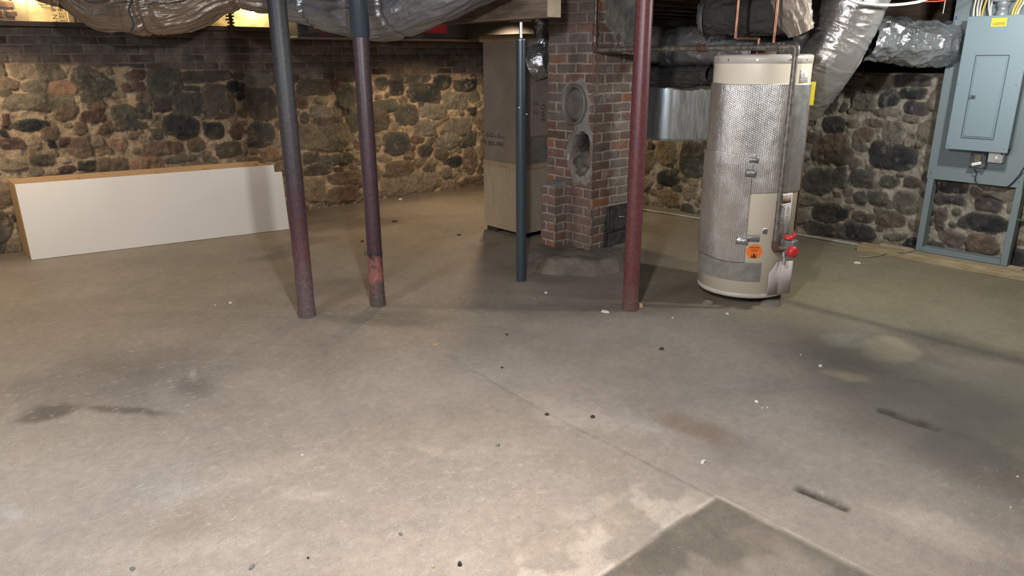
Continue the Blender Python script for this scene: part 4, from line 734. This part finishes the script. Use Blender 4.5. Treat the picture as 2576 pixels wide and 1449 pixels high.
for a in (-.9, .3, 1.5, 2.7, 3.9, 5.1):
    q = hp(a, 0, HR-.11); MB().lathe(q, [(.018, 0), (.02, BZ+.006)], 14).build('foot', 'shim_dark', hw)
def wrap(name, t0f, t1f, z0f, z1f, r, seed, parent=hw, nth=420, nz=150, m='bubble_wrap'):
    T, Zp = np.meshgrid(np.linspace(0, 1, nth), np.linspace(0, 1, nz)); t0 = t0f(Zp) if callable(t0f) else t0f; t1 = t1f(Zp) if callable(t1f) else t1f; TH_ = t0+(t1-t0)*T
    z0 = z0f(TH_); z1 = z1f(TH_); Z = z0+(z1-z0)*Zp; h = .0035+.0020*fbm(TH_*4, Z*3, 0., seed, 3)+.0006*fbm(TH_*14, Z*10, 0., seed+7, 3)+.0009*np.abs(np.sin(TH_*HR*np.pi/.0125)); rr_ = r+h
    a = th0+SG*TH_; o = grid_obj(name, HC.x+rr_*np.cos(a), HC.y+rr_*np.sin(a), Z, m, parent, loc=hb); me = o.data; uv = me.uv_layers.new(name='UVMap'); li = np.zeros(len(me.loops), np.int32); me.loops.foreach_get('vertex_index', li)
    U = np.stack([(TH_*HR).ravel(), Z.ravel()], -1).astype(np.float32)[li]; uv.data.foreach_set('uv', U.ravel()); s = o.modifiers.new('s', 'SOLIDIFY'); s.thickness = .003; s.offset = -1; return o
_, zt = hit(1900, 212); _, zm = hit(1790, 376); _, zl = hit(1760, 620); _, zr = hit(1900, 487)
tb1, _ = hit(1886, 500, HR+.014)
wrap('foil_wrap', -2.6, 2.2, lambda t: zr+.006*np.sin(t*3)+0*t, lambda t: zt+.003*np.sin(t*4), HR+.004, 3)
wrap('foil_wrap', -2.6, lambda z: tb1+.02*np.sin(z*9)*0-.0*z+.04*sstep(.86, .98, z), lambda t: zl-.012+.004*np.sin(t*5), lambda t: zm+.004*np.sin(t*6), HR+.012, 9)
# ribbed grey strip
rb = MB(); ta, zA = hit(1752, 636); tb2, zB = hit(1910, 706); ta = -1.5; _, zc = hit(1830, 652)
_, g1z = hit(1905, 661); _, g0z = hit(1905, 709)
prof = MB(); v = []; nT = 60; nZ = 61
for j in range(nZ):
    z = g0z+(g1z-g0z)*j/(nZ-1); r = HR+.003+(.0028 if j % 2 else 0)
    for i in range(nT+1): v.append(hp(ta+(tb2-ta+(.006 if j % 4 < 2 else 0))*i/nT, z, r))
prof.add(v, [(j*(nT+1)+i, j*(nT+1)+i+1, (j+1)*(nT+1)+i+1, (j+1)*(nT+1)+i) for j in range(nZ-1) for i in range(nT)], False); mat('grille_grey', (.40, .39, .35), .5, .3, col2=(.32, .31, .28), ns=18); prof.build('ribbed_band', 'grille_grey', hw)
# orange sticker with dark marks
to_, zo = hit(1897, 633); sd = MB(); n = 32
rS = .047; v = [hp(to_, zo, HR+.0025)]+[hp(to_+rS*math.cos(2*math.pi*k/n)/HR, zo+rS*math.sin(2*math.pi*k/n), HR+.0025) for k in range(n)]; sd.add(v, [(0, k+1, (k+1) % n+1) for k in range(n)], True); ost = sd.build('warning_sticker', 'orange_sticker', hw)
m_ = MB()
for dz, w_, hh in ((.026, .030, .004), (.013, .024, .0018), (.008, .020, .0018), (.002, .012, .0018)): cpatch(m_, to_-w_/HR, to_+w_/HR, zo+dz-hh/2, zo+dz+hh/2, HR+.003, 8, .0004)
cpatch(m_, to_-.016/HR, to_+.016/HR, zo-.038, zo-.030, HR+.003, 8, .0004); cpatch(m_, to_-.006/HR, to_+.006/HR, zo-.034, zo-.012, HR+.003, 4, .0004); cpatch(m_, to_-.016/HR, to_-.013/HR, zo-.036, zo-.014, HR+.003, 4, .0004); cpatch(m_, to_+.013/HR, to_+.016/HR, zo-.036, zo-.014, HR+.003, 4, .0004); m_.build('sticker_print', 'ink', ost)
# rating label on the right
tl, zl1 = hit(1968, 487); _, zl0 = hit(1966, 592); t2 = tl+.34; lb = MB(); cpatch(lb, tl, t2, zl0, zl1-.0, HR+.001, 16, .0012); lo = lb.build('rating_label', 'label_white', hw)
m_ = MB(); hh = zl1-zl0
for k in range(34):
    z = zl0+hh*(.03+.70*k/34)
    if k % 11 == 10: continue
    cpatch(m_, tl+.012, tl+.012+random.uniform(.09, .13), z, z+hh*.011, HR+.0024, 6, .0003); cpatch(m_, tl+.17, tl+.17+random.uniform(.08, .14), z, z+hh*.011, HR+.0024, 6, .0003)
m_.build('small_print', 'label_grey', lo); m_ = MB()
for f_ in (.04, .36, .68): cpatch(MB(), tl+.004, tl+.065, zl0+hh*f_, zl0+hh*(f_+.022), HR+.0026, 6, .0004).build('red_heading', 'red_ink', lo)
m_ = MB(); cpatch(m_, tl+.01, tl+.3, zl0+hh*.76, zl0+hh*.96, HR+.0024, 8, .0003); mat('label_salmon', (.50, .36, .30), .6); m_.build('notice_block', 'label_salmon', lo)
# maker plate with round monogram
tm, zm1 = hit(2014, 176); _, zm0 = hit(2012, 208); lb = MB(); cpatch(lb, tm, tm+.30, zm0, zm1, HR+.001, 12, .0012); lo = lb.build('maker_plate', 'label_white', hw)
m_ = MB(); c_ = tm+.075; zc = (zm0+zm1)/2+.002
for R__, w_ in ((.0165, .0022), ): m_.tube([hp(c_+R__*math.cos(a)/HR, zc+R__*math.sin(a), HR+.003) for a in np.linspace(0, 2*math.pi, 30)], w_/2, 6)
m_.tube([hp(c_+(-.009+.006*math.cos(a))/HR, zc+.007*math.sin(a), HR+.003) for a in np.linspace(.6, 5.6, 16)], .001, 6); m_.tube([hp(c_+(.004+.004*math.sin(a*2))/HR, zc-.008+.016*a/3, HR+.003) for a in np.linspace(0, 3, 12)], .001, 6)
m_.build('round_emblem', 'label_grey', lo); m_ = MB(); cpatch(m_, tm+.14, tm+.24, zc-.016, zc-.011, HR+.0024, 6, .0003); m_.build('maker_print', 'label_grey', lo); m_ = MB(); cpatch(m_, tm-.02, tm+.12, zm0-.002, zm0+.0, HR+.0024, 6, .0004); m_.build('red_line', 'red_ink', lo)
# foil tape scraps
for u0, v0, u1, v1, m in ((1882, 592, 1911, 610, 'foil_mid'), (1852, 596, 1880, 616, 'foil_clean'), (1921, 576, 1932, 590, 'foil_clean'), (1885, 395, 1907, 410, 'foil_mid'), (1876, 425, 1900, 446, 'foil_mid')):
    a, z1 = hit(u0, v0, HR+.018); b, z0 = hit(u1, v1, HR+.018); m_ = MB(); cpatch(m_, a, b, min(z0, z1), max(z0, z1), HR+(.003 if u0 > 1900 or v0 > 590 and u0 > 1880 else .0185), 8, .0015); m_.build('foil_tape', m, hw)
# gas valve, knob and outer shield
tv, zv = hit(1988, 612, HR+.04); vd = (hp(tv+.12, 0, 1)-HC); vd.z = 0; vd.normalize(); vs_ = Vector((-vd.y, vd.x, 0)); vs_ = vs_ if vs_.dot(rt0) > 0 else -vs_
def vbox(mb, c, hx, hn, hz): return mb.obox(c-vs_*hx-vd*hn-zz*hz, vs_*2*hx, vd*2*hn, zz*2*hz)
vc = dep(1984, 622, 4.30); 
gv = vbox(MB(), vc, .036, .045, .05).build('gas_valve', 'grey_cast', hw, bevel=.01)
m_ = MB(); kc = dep(1992, 633, 4.245); kd = (rt0*.55-HD*.85).normalized(); m_.lathe(kc, [(.034, -.012), (.036, 0), (.033, .022), (.02, .026)], 28, axis=kd); m_.build('red_dial', 'red_plastic', gv)
m_ = MB(); kc = dep(1984, 598, 4.27); m_.lathe(kc, [(.027, -.008), (.028, .006), (.02, .012)], 24); m_.build('red_knob', 'red_plastic', gv)
m_ = MB(); kc = dep(1998, 592, 4.33); m_.lathe(kc, [(.012, -.012), (.012, .012), (.009, .016)], 16); m_.build('red_button', 'red_plastic', gv)
m_ = MB(); kc = dep(1973, 640, 4.25); vbox(m_, kc, .012, .006, .012); m_.build('pink_label', 'pink_paint', gv)
m_ = MB(); kc = dep(1973, 654, 4.28); m_.tube([kc+zz*.03, kc, kc-zz*.03], .012, 12); m_.build('pilot_tube', 'zinc', gv)
MB().tube([vc, HC+zz*vc.z+(vc-HC-zz*vc.z)*.6], .016, 14).build('valve_shank', 'grey_cast', gv)
# hanging burner shield: curved plate in front of the lower right side
a0, za = hit(1936, 690, HR+.012); v = []; nn = 20; zt_ = hit(1960, 660, HR+.02)[1]; zb_ = hit(1955, 741, HR+.02)[1]
_s = MB()
for j in range(2):
    for i in range(nn+1):
        f = i/nn; th = a0+f*.54; r = HR+.006+.04*max(0, (f-.5)/.5)**.7; v.append(hp(th, (zb_+.03*(1-f)*0) if j == 0 else zt_-.07*max(0, .35-f)/.35, r))
_s.add(v, [(i, i+1, nn+1+i+1, nn+1+i) for i in range(nn)], True); so = _s.build('burner_shield', 'pink_paint', hw); s = so.modifiers.new('s', 'SOLIDIFY'); s.thickness = .003
# flue hat and nipples on top
m_ = MB(); m_.lathe(HC+zz*(TZ+.004), [(.075, 0), (.075, .022), (.05, .03), (0, .032)], 32, caps=False); m_.build('flue_collar', 'rust_iron', hw)
# debris and slab bits under the heater
for k, (u, v, r) in enumerate(((1940, 765, .055), (1780, 765, .03))):
    c = fl(u, v); m_ = MB(); m_.lathe((c.x, c.y, -.002), [(r*1.2, 0), (r, .018), (r*.5, .03), (0, .032)], 14, caps=False)
    for i, p in enumerate(m_.v): m_.v[i] = (p[0]+(random.random()-.5)*.014+(p[0]-c.x)*.6*(k == 0), p[1]+(random.random()-.5)*.014, max(p[2], -.002))
    tag(m_.build('concrete_lump', 'concrete_mound'), ('pinkish grey concrete lump at the right foot of the water heater', 'small concrete lump at the left foot of the water heater')[k], 'concrete lump')
# gas line
GZ = 1.573; gp = thing('gas_pipe', 'grey iron gas pipe from the chimney corner across to the heater valve', 'pipe', (3.95, 3.6, GZ), )
e0 = onx(1496, 125, 3.93); g3 = dep(2003, 118, 4.24); top0 = Vector((e0.x, e0.y, 2.1)); A0 = Vector((e0.x, e0.y, e0.z)); B0 = Vector((g3.x, g3.y, g3.z))
m_ = MB(); m_.tube([top0, A0], .010, 14); m_.tube([A0, B0], .0175, 16); m_.build('run', 'steel_pipe', gp)
dn = dep(1946, 622, 4.235); drop_top = B0+Vector((0, 0, -.02)); dnv = Vector((B0.x, B0.y, dn.z)); MB().tube([B0, dnv], .016, 16).build('drop', 'steel_pipe', gp)
el = MB(); el.tube(catmull([dnv+zz*.04, dnv+zz*.005, dnv+(vc-dnv).normalized()*.012-zz*.016, dnv+(vc-dnv).normalized()*.04-zz*.012], 6), .019, 16); el.build('elbow', 'rust_iron', gp)
MB().tube([dnv+(vc-dnv).normalized()*.03-zz*.012, vc-vd*0-vs_*.03], .011, 14).build('stub', 'timber', gp); mat('brass_dull', (.35, .29, .18), .5, .4)
cp_ = A0+(B0-A0)*((1815-1496)/(2003-1496)*.94); dx_ = (B0-A0).normalized()
MB().tube([cp_-dx_*.03, cp_+dx_*.03], .0235, 10).build('coupling', 'rust_iron', gp)
q = B0-dx_*.12; MB().tube([q-dx_*.03, q+dx_*.02], .027, 6).build('union_nut', 'steel_pipe', gp); MB().tube([q+dx_*.02, q+dx_*.045], .022, 12).build('coupling', 'steel_pipe', gp)
MB().tube(catmull([B0-dx_*.04, B0-dx_*.01, B0-zz*.012, B0-zz*.045], 6), .0225, 16).build('elbow', 'steel_pipe', gp)
MB().tube(catmull([A0+zz*.05, A0+zz*.005, A0+dx_*.012, A0+dx_*.04], 6), .018, 14).build('elbow', 'rust_iron', gp); MB().tube([A0+zz*.09, A0+zz*.17], .016, 12).build('coupling', 'rust_iron', gp)
MB().tube([A0+zz*.10, A0+zz*.12], .021, 8).build('coupling', 'rust_iron', gp)
# copper pipes above the heater
def pipe(label, pts, r, m, cat='pipe', name='copper_pipe', extra=None):
    o = thing(name, label, cat, tuple(pts[0])); MB().tube(pts, r, 14).build('tube', m, o)
    for q in (extra or []): MB().tube([q-zz*.014, q+zz*.014], r*1.25, 14).build('fitting', m, o)
    return o
a = dep(1855, -60, 4.55); b = dep(1849, 96, 4.55); bt = Vector((b.x, b.y, b.z)); tp = Vector((b.x, b.y, 2.1)); c_ = dep(1908, 102, 4.55)
c_.z = bt.z-.004; nx_ = hp(0, TZ, 0)+ (c_-HC)*0
pipe('copper pipe that bends toward the heater top, left of the two', catmull([tp, bt+zz*.05, bt+zz*.01, bt+(c_-bt)*.06-zz*.004, bt+(c_-bt)*.2, c_-(c_-bt)*.1, c_, c_-zz*.02, Vector((c_.x, c_.y, TZ))], 5), .0085, 'copper', extra=[bt+zz*.012, Vector((c_.x, c_.y, TZ+.025))])
b = dep(1945, 110, 4.55); pipe('straight dull copper pipe rising from the heater top, right of the two', [Vector((b.x, b.y, TZ)), Vector((b.x, b.y, 2.1))], .0095, 'copper', extra=[Vector((b.x, b.y, TZ+.03))])
o_ = dep(2009, 486, 4.66); o2 = Vector((o_.x, o_.y, 0.42)); pipe('reddish relief pipe running down the right side of the heater', [Vector((o_.x, o_.y, 1.25)), o2], .011, 'rust_iron', name='relief_pipe')
q = dep(2043, 235, 4.62); yt = MB().add([dep(2041, 205, 4.60), dep(2053, 206, 4.60), dep(2046, 265, 4.60), dep(2035, 264, 4.60)]+[dep(2041, 205, 4.603), dep(2053, 206, 4.603), dep(2046, 265, 4.603), dep(2035, 264, 4.603)], [(0, 1, 2, 3), (7, 6, 5, 4), (0, 4, 5, 1), (1, 5, 6, 2), (2, 6, 7, 3), (3, 7, 4, 0)])
tag(yt.build('yellow_tag', 'yellow_tag'), 'narrow yellow paper tag hanging at the right side of the heater', 'tag')
# ------------------------------------------------------------------ electrical board
BX = 6.0; eb = thing('electrical_backboard', 'grey painted plywood board on two grey studs by the right wall', 'board', (BX, 1.72, .06))
MB().box((BX, 1.39, .62), (BX+.02, 2.035, 2.09)).build('plywood_sheet', 'grey_paint', eb, bevel=.002)
for y in (2.0, 1.42): MB().box((BX-.018, y-.022, .055), (BX+.07, y+.022, .62)).build('stud', 'grey_paint', eb, bevel=.003); MB().box((BX+.022, y-.022, .62), (BX+.07, y+.022, 2.09)).build('stud', 'grey_paint', eb, bevel=.003)
MB().box((BX-.018, 1.443, .055), (BX+.07, 1.977, .095)).build('bottom_rail', 'grey_paint', eb, bevel=.003)
for u, v in ((2342, 435), (2563, 458)):
    q = onx(u, v, BX-.0005); MB().lathe(q, [(.004, 0), (.004, .001)], 10, axis=(-1, 0, 0)).build('screw', 'ink', eb)
q = onx(2405, 46, BX-.001); MB().box((BX-.002, q.y-.006, q.z-.012), (BX-.0004, q.y+.006, q.z+.012)).build('blue_label', mat('blue_print', (.05, .10, .35), .5), eb)
sl = MB().box((5.86, .35, 0), (5.975, 2.42, .052)); tag(sl.build('sleeper', 'timber', bevel=.004), 'flat wooden sleeper lying under the grey electrical board', 'timber')
sl = MB().box((5.985, 1.30, .0), (6.07, 2.30, .052)); tag(sl.build('sleeper', 'pale_timber', bevel=.004), 'pale wooden cleat under the studs behind the floor sleeper', 'timber')
# breaker panel
FX = 5.845; bp_ = thing('breaker_panel', 'grey electrical breaker panel with a yellow caution sticker', 'breaker panel', (BX, 1.7, .87))
PL, PR, PB, PT_ = 1.893, 1.500, .868, 1.768
MB().box((FX+.012, PR+.02, PB+.02), (BX, PL-.02, PT_-.01)).build('enclosure', 'grey_enamel', bp_, bevel=.003)
MB().box((FX, PR, PB), (FX+.014, PL, PT_)).build('cover', 'grey_enamel', bp_, bevel=.004)
d0, d1 = 1.800, 1.600; dz0, dz1 = .955, 1.512
m_ = MB()
for a_, b_ in (((d0, dz0), (d1, dz0)), ((d1, dz0), (d1, dz1)), ((d1, dz1), (d0, dz1)), ((d0, dz1), (d0, dz0))): m_.tube([(FX-.0005, a_[0], a_[1]), (FX-.0005, b_[0], b_[1])], .0035, 8)
m_.build('door_surround', 'groove_grey', bp_)
dd = MB().box((FX-.006, d1+.012, dz0+.012), (FX+.0, d0-.012, dz1-.012)).build('door', 'grey_enamel', bp_, bevel=.003)
q = onx(2447, 245, FX-.007); m_ = MB().box((FX-.009, q.y-.018, q.z-.012), (FX-.005, q.y+.024, q.z+.016)); lt_ = m_.build('latch', 'groove_grey', dd, bevel=.002)
MB().box((FX-.0115, q.y-.009, q.z-.006), (FX-.008, q.y+.006, q.z+.008)).build('latch_slot', 'ink', dd)
for u, v, m in ((2441, 52, 'zinc'), (2385, 365, 'zinc'), (2525, 374, 'zinc'), (2410, 212, 'ink'), (2556, 214, 'ink')):
    q = onx(u, v, FX); r = .006 if m == 'zinc' else .003; MB().lathe((FX, q.y, q.z), [(r, 0), (r, .002), (r*.6, .004)], 14, axis=(-1, 0, 0)).build('screw', m, bp_)
q0, q1 = onx(2496, 46, FX), onx(2531, 66, FX); st = MB().box((FX-.0015, q1.y, q1.z), (FX-.0002, q0.y, q0.z)).build('caution_sticker', 'yellow_tag', bp_)
text_obj('lettering', [('CAUTION!', (q0.y-q1.y)*.215)], (FX-.0016, q0.y-.005, q1.z+(q0.z-q1.z)*.60), (0, -1, 0), (0, 0, 1), 'ink', st, 1.0, -.0004)
m_ = MB()
for k in range(4): z = q1.z+(q0.z-q1.z)*(.15+.095*k); m_.box((FX-.0019, q1.y+.008, z), (FX-.0014, q0.y-.006-.01*(k % 2), z+.0022))
m_.build('small_print', 'ink', st)
# outlet box and sensor below the panel
q = onx(2459, 404, 5.955); ob = thing('outlet_box', 'clear grey outlet box mounted under the breaker panel', 'outlet', (BX, q.y, q.z)); h_ = .052
MB().box((5.955, q.y-h_, q.z-h_), (BX, q.y+h_, q.z+h_)).build('box', 'clear_grey', ob, bevel=.004)
for sy in (-1, 1):
    for sz in (-1, 1): MB().lathe((5.952, q.y+sy*(h_-.008), q.z+sz*(h_-.008)), [(.010, 0), (.009, .004)], 14, axis=(-1, 0, 0)).build('corner_screw', 'black_iron', ob)
rc = MB().box((5.948, q.y-.018, q.z-.006), (5.955, q.y+.018, q.z+.040)).build('receptacle', 'outlet_tan', ob, bevel=.002)
m_ = MB(); m_.box((5.947, q.y-.009, q.z+.022), (5.9485, q.y-.006, q.z+.032)); m_.box((5.947, q.y+.006, q.z+.022), (5.9485, q.y+.009, q.z+.032)); m_.box((5.947, q.y-.003, q.z+.008), (5.9485, q.y+.003, q.z+.014)); m_.build('slots', 'ink', rc)
m_ = MB(); m_.obox((5.93, q.y-.034, q.z-.022), (.024, 0, 0), (0, .058, -.018), (0, .004, .022)); pgp = m_.build('plug_adapter', 'white_plastic', None, bevel=.003); tag(pgp, 'pale plug adapter pushed into the outlet box', 'plug')
q = onx(2503, 397, 5.945); ws = thing('white_sensor_box', 'small square white device with a green light below the panel', 'sensor', (BX, q.y, q.z)); MB().box((5.945, q.y-.048, q.z-.036), (BX, q.y+.046, q.z+.040)).build('housing', 'white_plastic', ws, bevel=.008)
MB().lathe((5.9445, q.y-.008, q.z+.002), [(.0035, 0), (.003, .001)], 12, axis=(-1, 0, 0)).build('indicator_light', 'led_green', ws)
MB().add([(5.944, q.y-.042, q.z+.034), (5.944, q.y-.024, q.z+.034), (5.944, q.y-.042, q.z+.018), (5.9448, q.y-.042, q.z+.034), (5.9448, q.y-.024, q.z+.034), (5.9448, q.y-.042, q.z+.018)], [(0, 1, 2), (5, 4, 3)]).build('corner_mark', 'cable_black', ws)
MB().box((5.9438, q.y-.032, q.z-.024), (5.945, q.y-.004, q.z-.021)).build('maker_print', 'label_grey', ws)
def cable(label, pts, r, m, name='cable', grp=None, cat='cable'):
    o = MB().tube(catmull(pts, 8), r, 10).build(name, m); return tag(o, label, cat, grp)
cable('thin black cord dropping from the outlet box', [onx(2450, 424, 5.94), onx(2456, 436, 5.965), onx(2453, 452, 5.97), onx(2462, 468, 5.99), onx(2476, 474, 6.03)], .0035, 'cable_black', 'power_cord')
cable('black cord crossing the lower right of the grey board', [onx(2600, 400, 5.93), onx(2576, 422, 5.96), onx(2563, 442, 5.98), onx(2540, 466, 5.99), onx(2522, 474, 6.02)], .004, 'cable_black', 'power_cord')
cable('green ground wire beside the right stud', [onx(2579, 440, 5.97), onx(2572, 480, 5.985), onx(2564, 520, 5.99), onx(2558, 545, 5.99), onx(2563, 553, 5.99), onx(2590, 556, 5.99)], .004, 'cable_green', 'ground_wire')
# cables into the panel top
tops = [(2455, 0, 2449, 42, 'cream'), (2463, 0, 2458, 42, 'white'), (2471, 0, 2464, 42, 'cream'), (2481, 2, 2470, 42, 'yellow'), (2489, 0, 2490, 41, 'white'), (2497, 0, 2492, 41, 'white'), (2562, 0, 2546, 37, 'yellow'), (2570, 0, 2553, 37, 'yellow'), (2576, 4, 2560, 36, 'white')]
wh = ['leftmost', 'second from the left', 'third from the left', 'fourth from the left, crossing its neighbours', 'fifth from the left', 'sixth from the left, beside the grey conduit', 'just right of the grey conduit', 'second right of the grey conduit', 'at the right picture edge']
for (u0, v0, u1, v1, m), w_ in zip(tops, wh):
    a, b = onx(u0, v0, 5.93), onx(u1, v1, 5.91); d = (a-b)*.6; cable('%s flat cable entering the breaker panel top, %s' % (m, w_), [b-zz*.05, b, (a+b)/2+Vector((0, .004, 0)), a, a+d+zz*.06, a+d*1.3+zz*.16], .0065, 'cable_'+m, grp='cables entering the breaker panel')
q = onx(2522, 30, 5.92); cf = thing('conduit_connector', 'grey plastic conduit fitting and box above the breaker panel', 'conduit', (5.92, q.y, q.z)); MB().lathe((5.92, q.y, 1.765), [(.038, 0), (.038, .03), (.032, .035), (.032, .06), (.04, .065), (.04, .09)], 28).build('fitting', 'conduit', cf)
MB().box((5.87, q.y-.05, 1.855), (5.99, q.y+.055, 2.08)).build('junction_box', 'conduit', cf, bevel=.008)
cable('white cable sagging across the top beside the breaker board', [dep(2060, -45, 4.7), dep(2140, 0, 4.7), dep(2190, 10, 4.7), dep(2240, 12.5, 4.7), dep(2290, 8, 4.7), dep(2330, -2, 4.7), dep(2420, -45, 4.7)], .0085, 'cable_white', 'hanging_cable')
cable('red cable sagging at the top near the breaker board', [dep(2250, -30, 5.2), dep(2310, 0, 5.2), dep(2340, 3.5, 5.2), dep(2378, 0, 5.2), dep(2420, -20, 5.2)], .005, 'cable_red', 'hanging_cable')
cable('short white string dangling beside the breaker board', [dep(2382, -30, 5.2), dep(2378, 0, 5.2), dep(2375, 18, 5.2), dep(2372, 34, 5.2)], .003, 'cable_cream', 'string')
# floor line pipe by the wall and loose wire
a, b = fl(1618, 530), fl(2262, 637); tag(MB().tube([(a.x, a.y, .012), ((a.x+b.x)/2+.02, (a.y+b.y)/2, .012), (b.x, b.y, .012)], .011, 12).build('floor_pipe', 'pvc_dusty'), 'thin pale pipe lying along the foot of the right wall', 'pipe')
cable('loose green grey wire curled on the floor left of the sleeper', [fl(2160, 645, .012), fl(2185, 646, .01), fl(2215, 640, .02), fl(2240, 635, .03), fl(2275, 634, .06), fl(2300, 628, .07)], .004, 'cable_dusty', 'loose_wire')
# board glimpsed above the right duct
q0, q1 = onx(2215, 30, 6.9), onx(2372, 140, 6.9); tag(MB().box((6.9, q1.y, q1.z), (6.95, q0.y, 2.118)).build('plank', 'joist_wood', bevel=.01), 'old grey plank in the dark recess above the bright foil duct', 'plank')
# ------------------------------------------------------------------ small things on the floor
def chip(u, v, r, m, label, cat='paint chip', grp=None, flat=.3, name='paint_chip', asp=1.):
    c = fl(u, v); random.seed(int(u*7+v)); n = 7; ang = random.uniform(0, 6); v_ = [];
    for k in range(n):
        a = 2*math.pi*k/n; rr_ = r*random.uniform(.6, 1.15); x, y = rr_*math.cos(a)*asp, rr_*math.sin(a); v_.append((c.x+x*math.cos(ang)-y*math.sin(ang), c.y+x*math.sin(ang)+y*math.cos(ang), -.002))
    up_ = [(c.x+(p[0]-c.x)*.7, c.y+(p[1]-c.y)*.7, r*flat*random.uniform(.7, 1.2)+.003) for p in v_]; vs__ = v_+up_+[(c.x, c.y, r*flat*1.15+.004)]
    f = [tuple(range(n))[::-1]]+[(k, (k+1) % n, n+(k+1) % n, n+k) for k in range(n)]+[(n+k, n+(k+1) % n, 2*n) for k in range(n)]
    o = MB().add(vs__, f).build(name, m); tag(o, label, cat, grp); return o
chip(2158, 662, .024, 'paint_flake', 'white paper like flake on the floor before the right wall', asp=1.5)
chip(1345, 750, .020, 'peb_grey', 'crumpled grey scrap on the floor right of the slate blue post foot', 'scrap', name='scrap')
chip(1373, 737, .014, 'paint_flake', 'pale flake on the floor just beyond the crumpled grey scrap')
chip(1522, 785, .024, 'paint_flake', 'largest white flake, on the floor left of the red post foot', asp=1.3)
chip(1609, 771, .026, 'peb_tan', 'tan broken chunk against the foot of the red post', 'rubble', flat=.6, name='rubble_chunk')
chip(1665, 879, .016, 'peb_dark', 'dark lump on the open floor in front of the red post', 'pebble', flat=.5, name='pebble')
chip(1376, 1044, .011, 'peb_dark', 'dark crumb left of its like on the centre floor', 'pebble', flat=.5, name='pebble')
chip(1491, 1050, .011, 'peb_dark', 'dark crumb beside the faint pale streak on the centre floor', 'pebble', flat=.5, name='pebble')
chip(1252, 1122, .011, 'peb_grey', 'blue grey crumb alone on the centre floor', 'pebble', flat=.5, name='pebble')
chip(1157, 1421, .012, 'peb_dark', 'dark angular stone at the bottom edge of the picture', 'pebble', flat=.6, name='pebble')
chip(1089, 1426, .008, 'peb_tan', 'yellowish crumb left of the dark angular stone', 'pebble', name='pebble')
chip(634, 1427, .009, 'peb_grey', 'grey sliver on the pale floor at the bottom left', 'pebble', flat=.2, name='pebble', asp=1.9)
chip(334, 1431, .008, 'peb_grey', 'grey sliver nearest the bottom left corner', 'pebble', flat=.2, name='pebble', asp=1.7)
chip(775, 1405, .006, 'peb_dark', 'tiny dark crumb on the pale floor at the bottom', 'pebble', flat=.6, name='pebble')
chip(1008, 1344, .009, 'peb_grey', 'small grey stone set in the pale floor at lower centre', 'pebble', name='pebble')
chip(2063, 921, .012, 'paint_flake', 'pinkish flake on the dark floor at right')
chip(1903, 1011, .010, 'paint_flake', 'largest of three white flakes lying close together')
chip(1917, 1027, .006, 'paint_flake', 'small white flake right under the largest of the three')
chip(1931, 1026, .005, 'paint_flake', 'rightmost small flake of the three lying close together')
chip(1770, 1162, .011, 'paint_flake', 'white forked flake alone on the lower middle floor', asp=1.4)
chip(761, 1146, .008, 'paint_flake', 'white crumb alone on the left open floor')
chip(1008, 502, .030, 'paint_flake', 'white scrap at the foot of the back wall')
chip(580, 762, .015, 'paint_flake', 'largest white crumb left of the black post foot')
chip(541, 768, .008, 'paint_flake', 'white crumb left of the largest crumb near the black post')
chip(1692, 800, .010, 'paint_flake', 'white crumb on the floor between red post and heater')
chip(1830, 790, .012, 'paint_flake', 'white flake just in front of the water heater foot')
chip(1275, 843, .012, 'peb_dark', 'dark crumb in front of the slate blue post', 'pebble', flat=.4, name='pebble')
chip(1263, 926, .010, 'peb_dark', 'dark crumb farther forward of the slate blue post', 'pebble', flat=.4, name='pebble')
chip(992, 557, .035, 'peb_dark', 'flat dark fragment on the warm lit back floor', 'fragment', flat=.15, name='dark_fragment', asp=1.8)
chip(1155, 591, .025, 'peb_dark', 'flat dark fragment left of the plenum foot', 'fragment', flat=.15, name='dark_fragment', asp=1.6)
chip(912, 607, .020, 'peb_dark', 'flat dark fragment behind the purple post foot', 'fragment', flat=.15, name='dark_fragment', asp=1.6)
chip(2543, 1278, .007, 'paint_flake', 'pale crumb near the lower right picture edge'); chip(2560, 1200, .006, 'paint_flake', 'pale crumb at the right edge above its like')
chip(2014, 893, .006, 'paint_flake', 'tiny pale crumb at the rim of the dark floor'); chip(1096, 866, .022, 'peb_tan', 'flat tan scrap on the floor at the start of the crack', 'scrap', flat=.08, name='scrap')
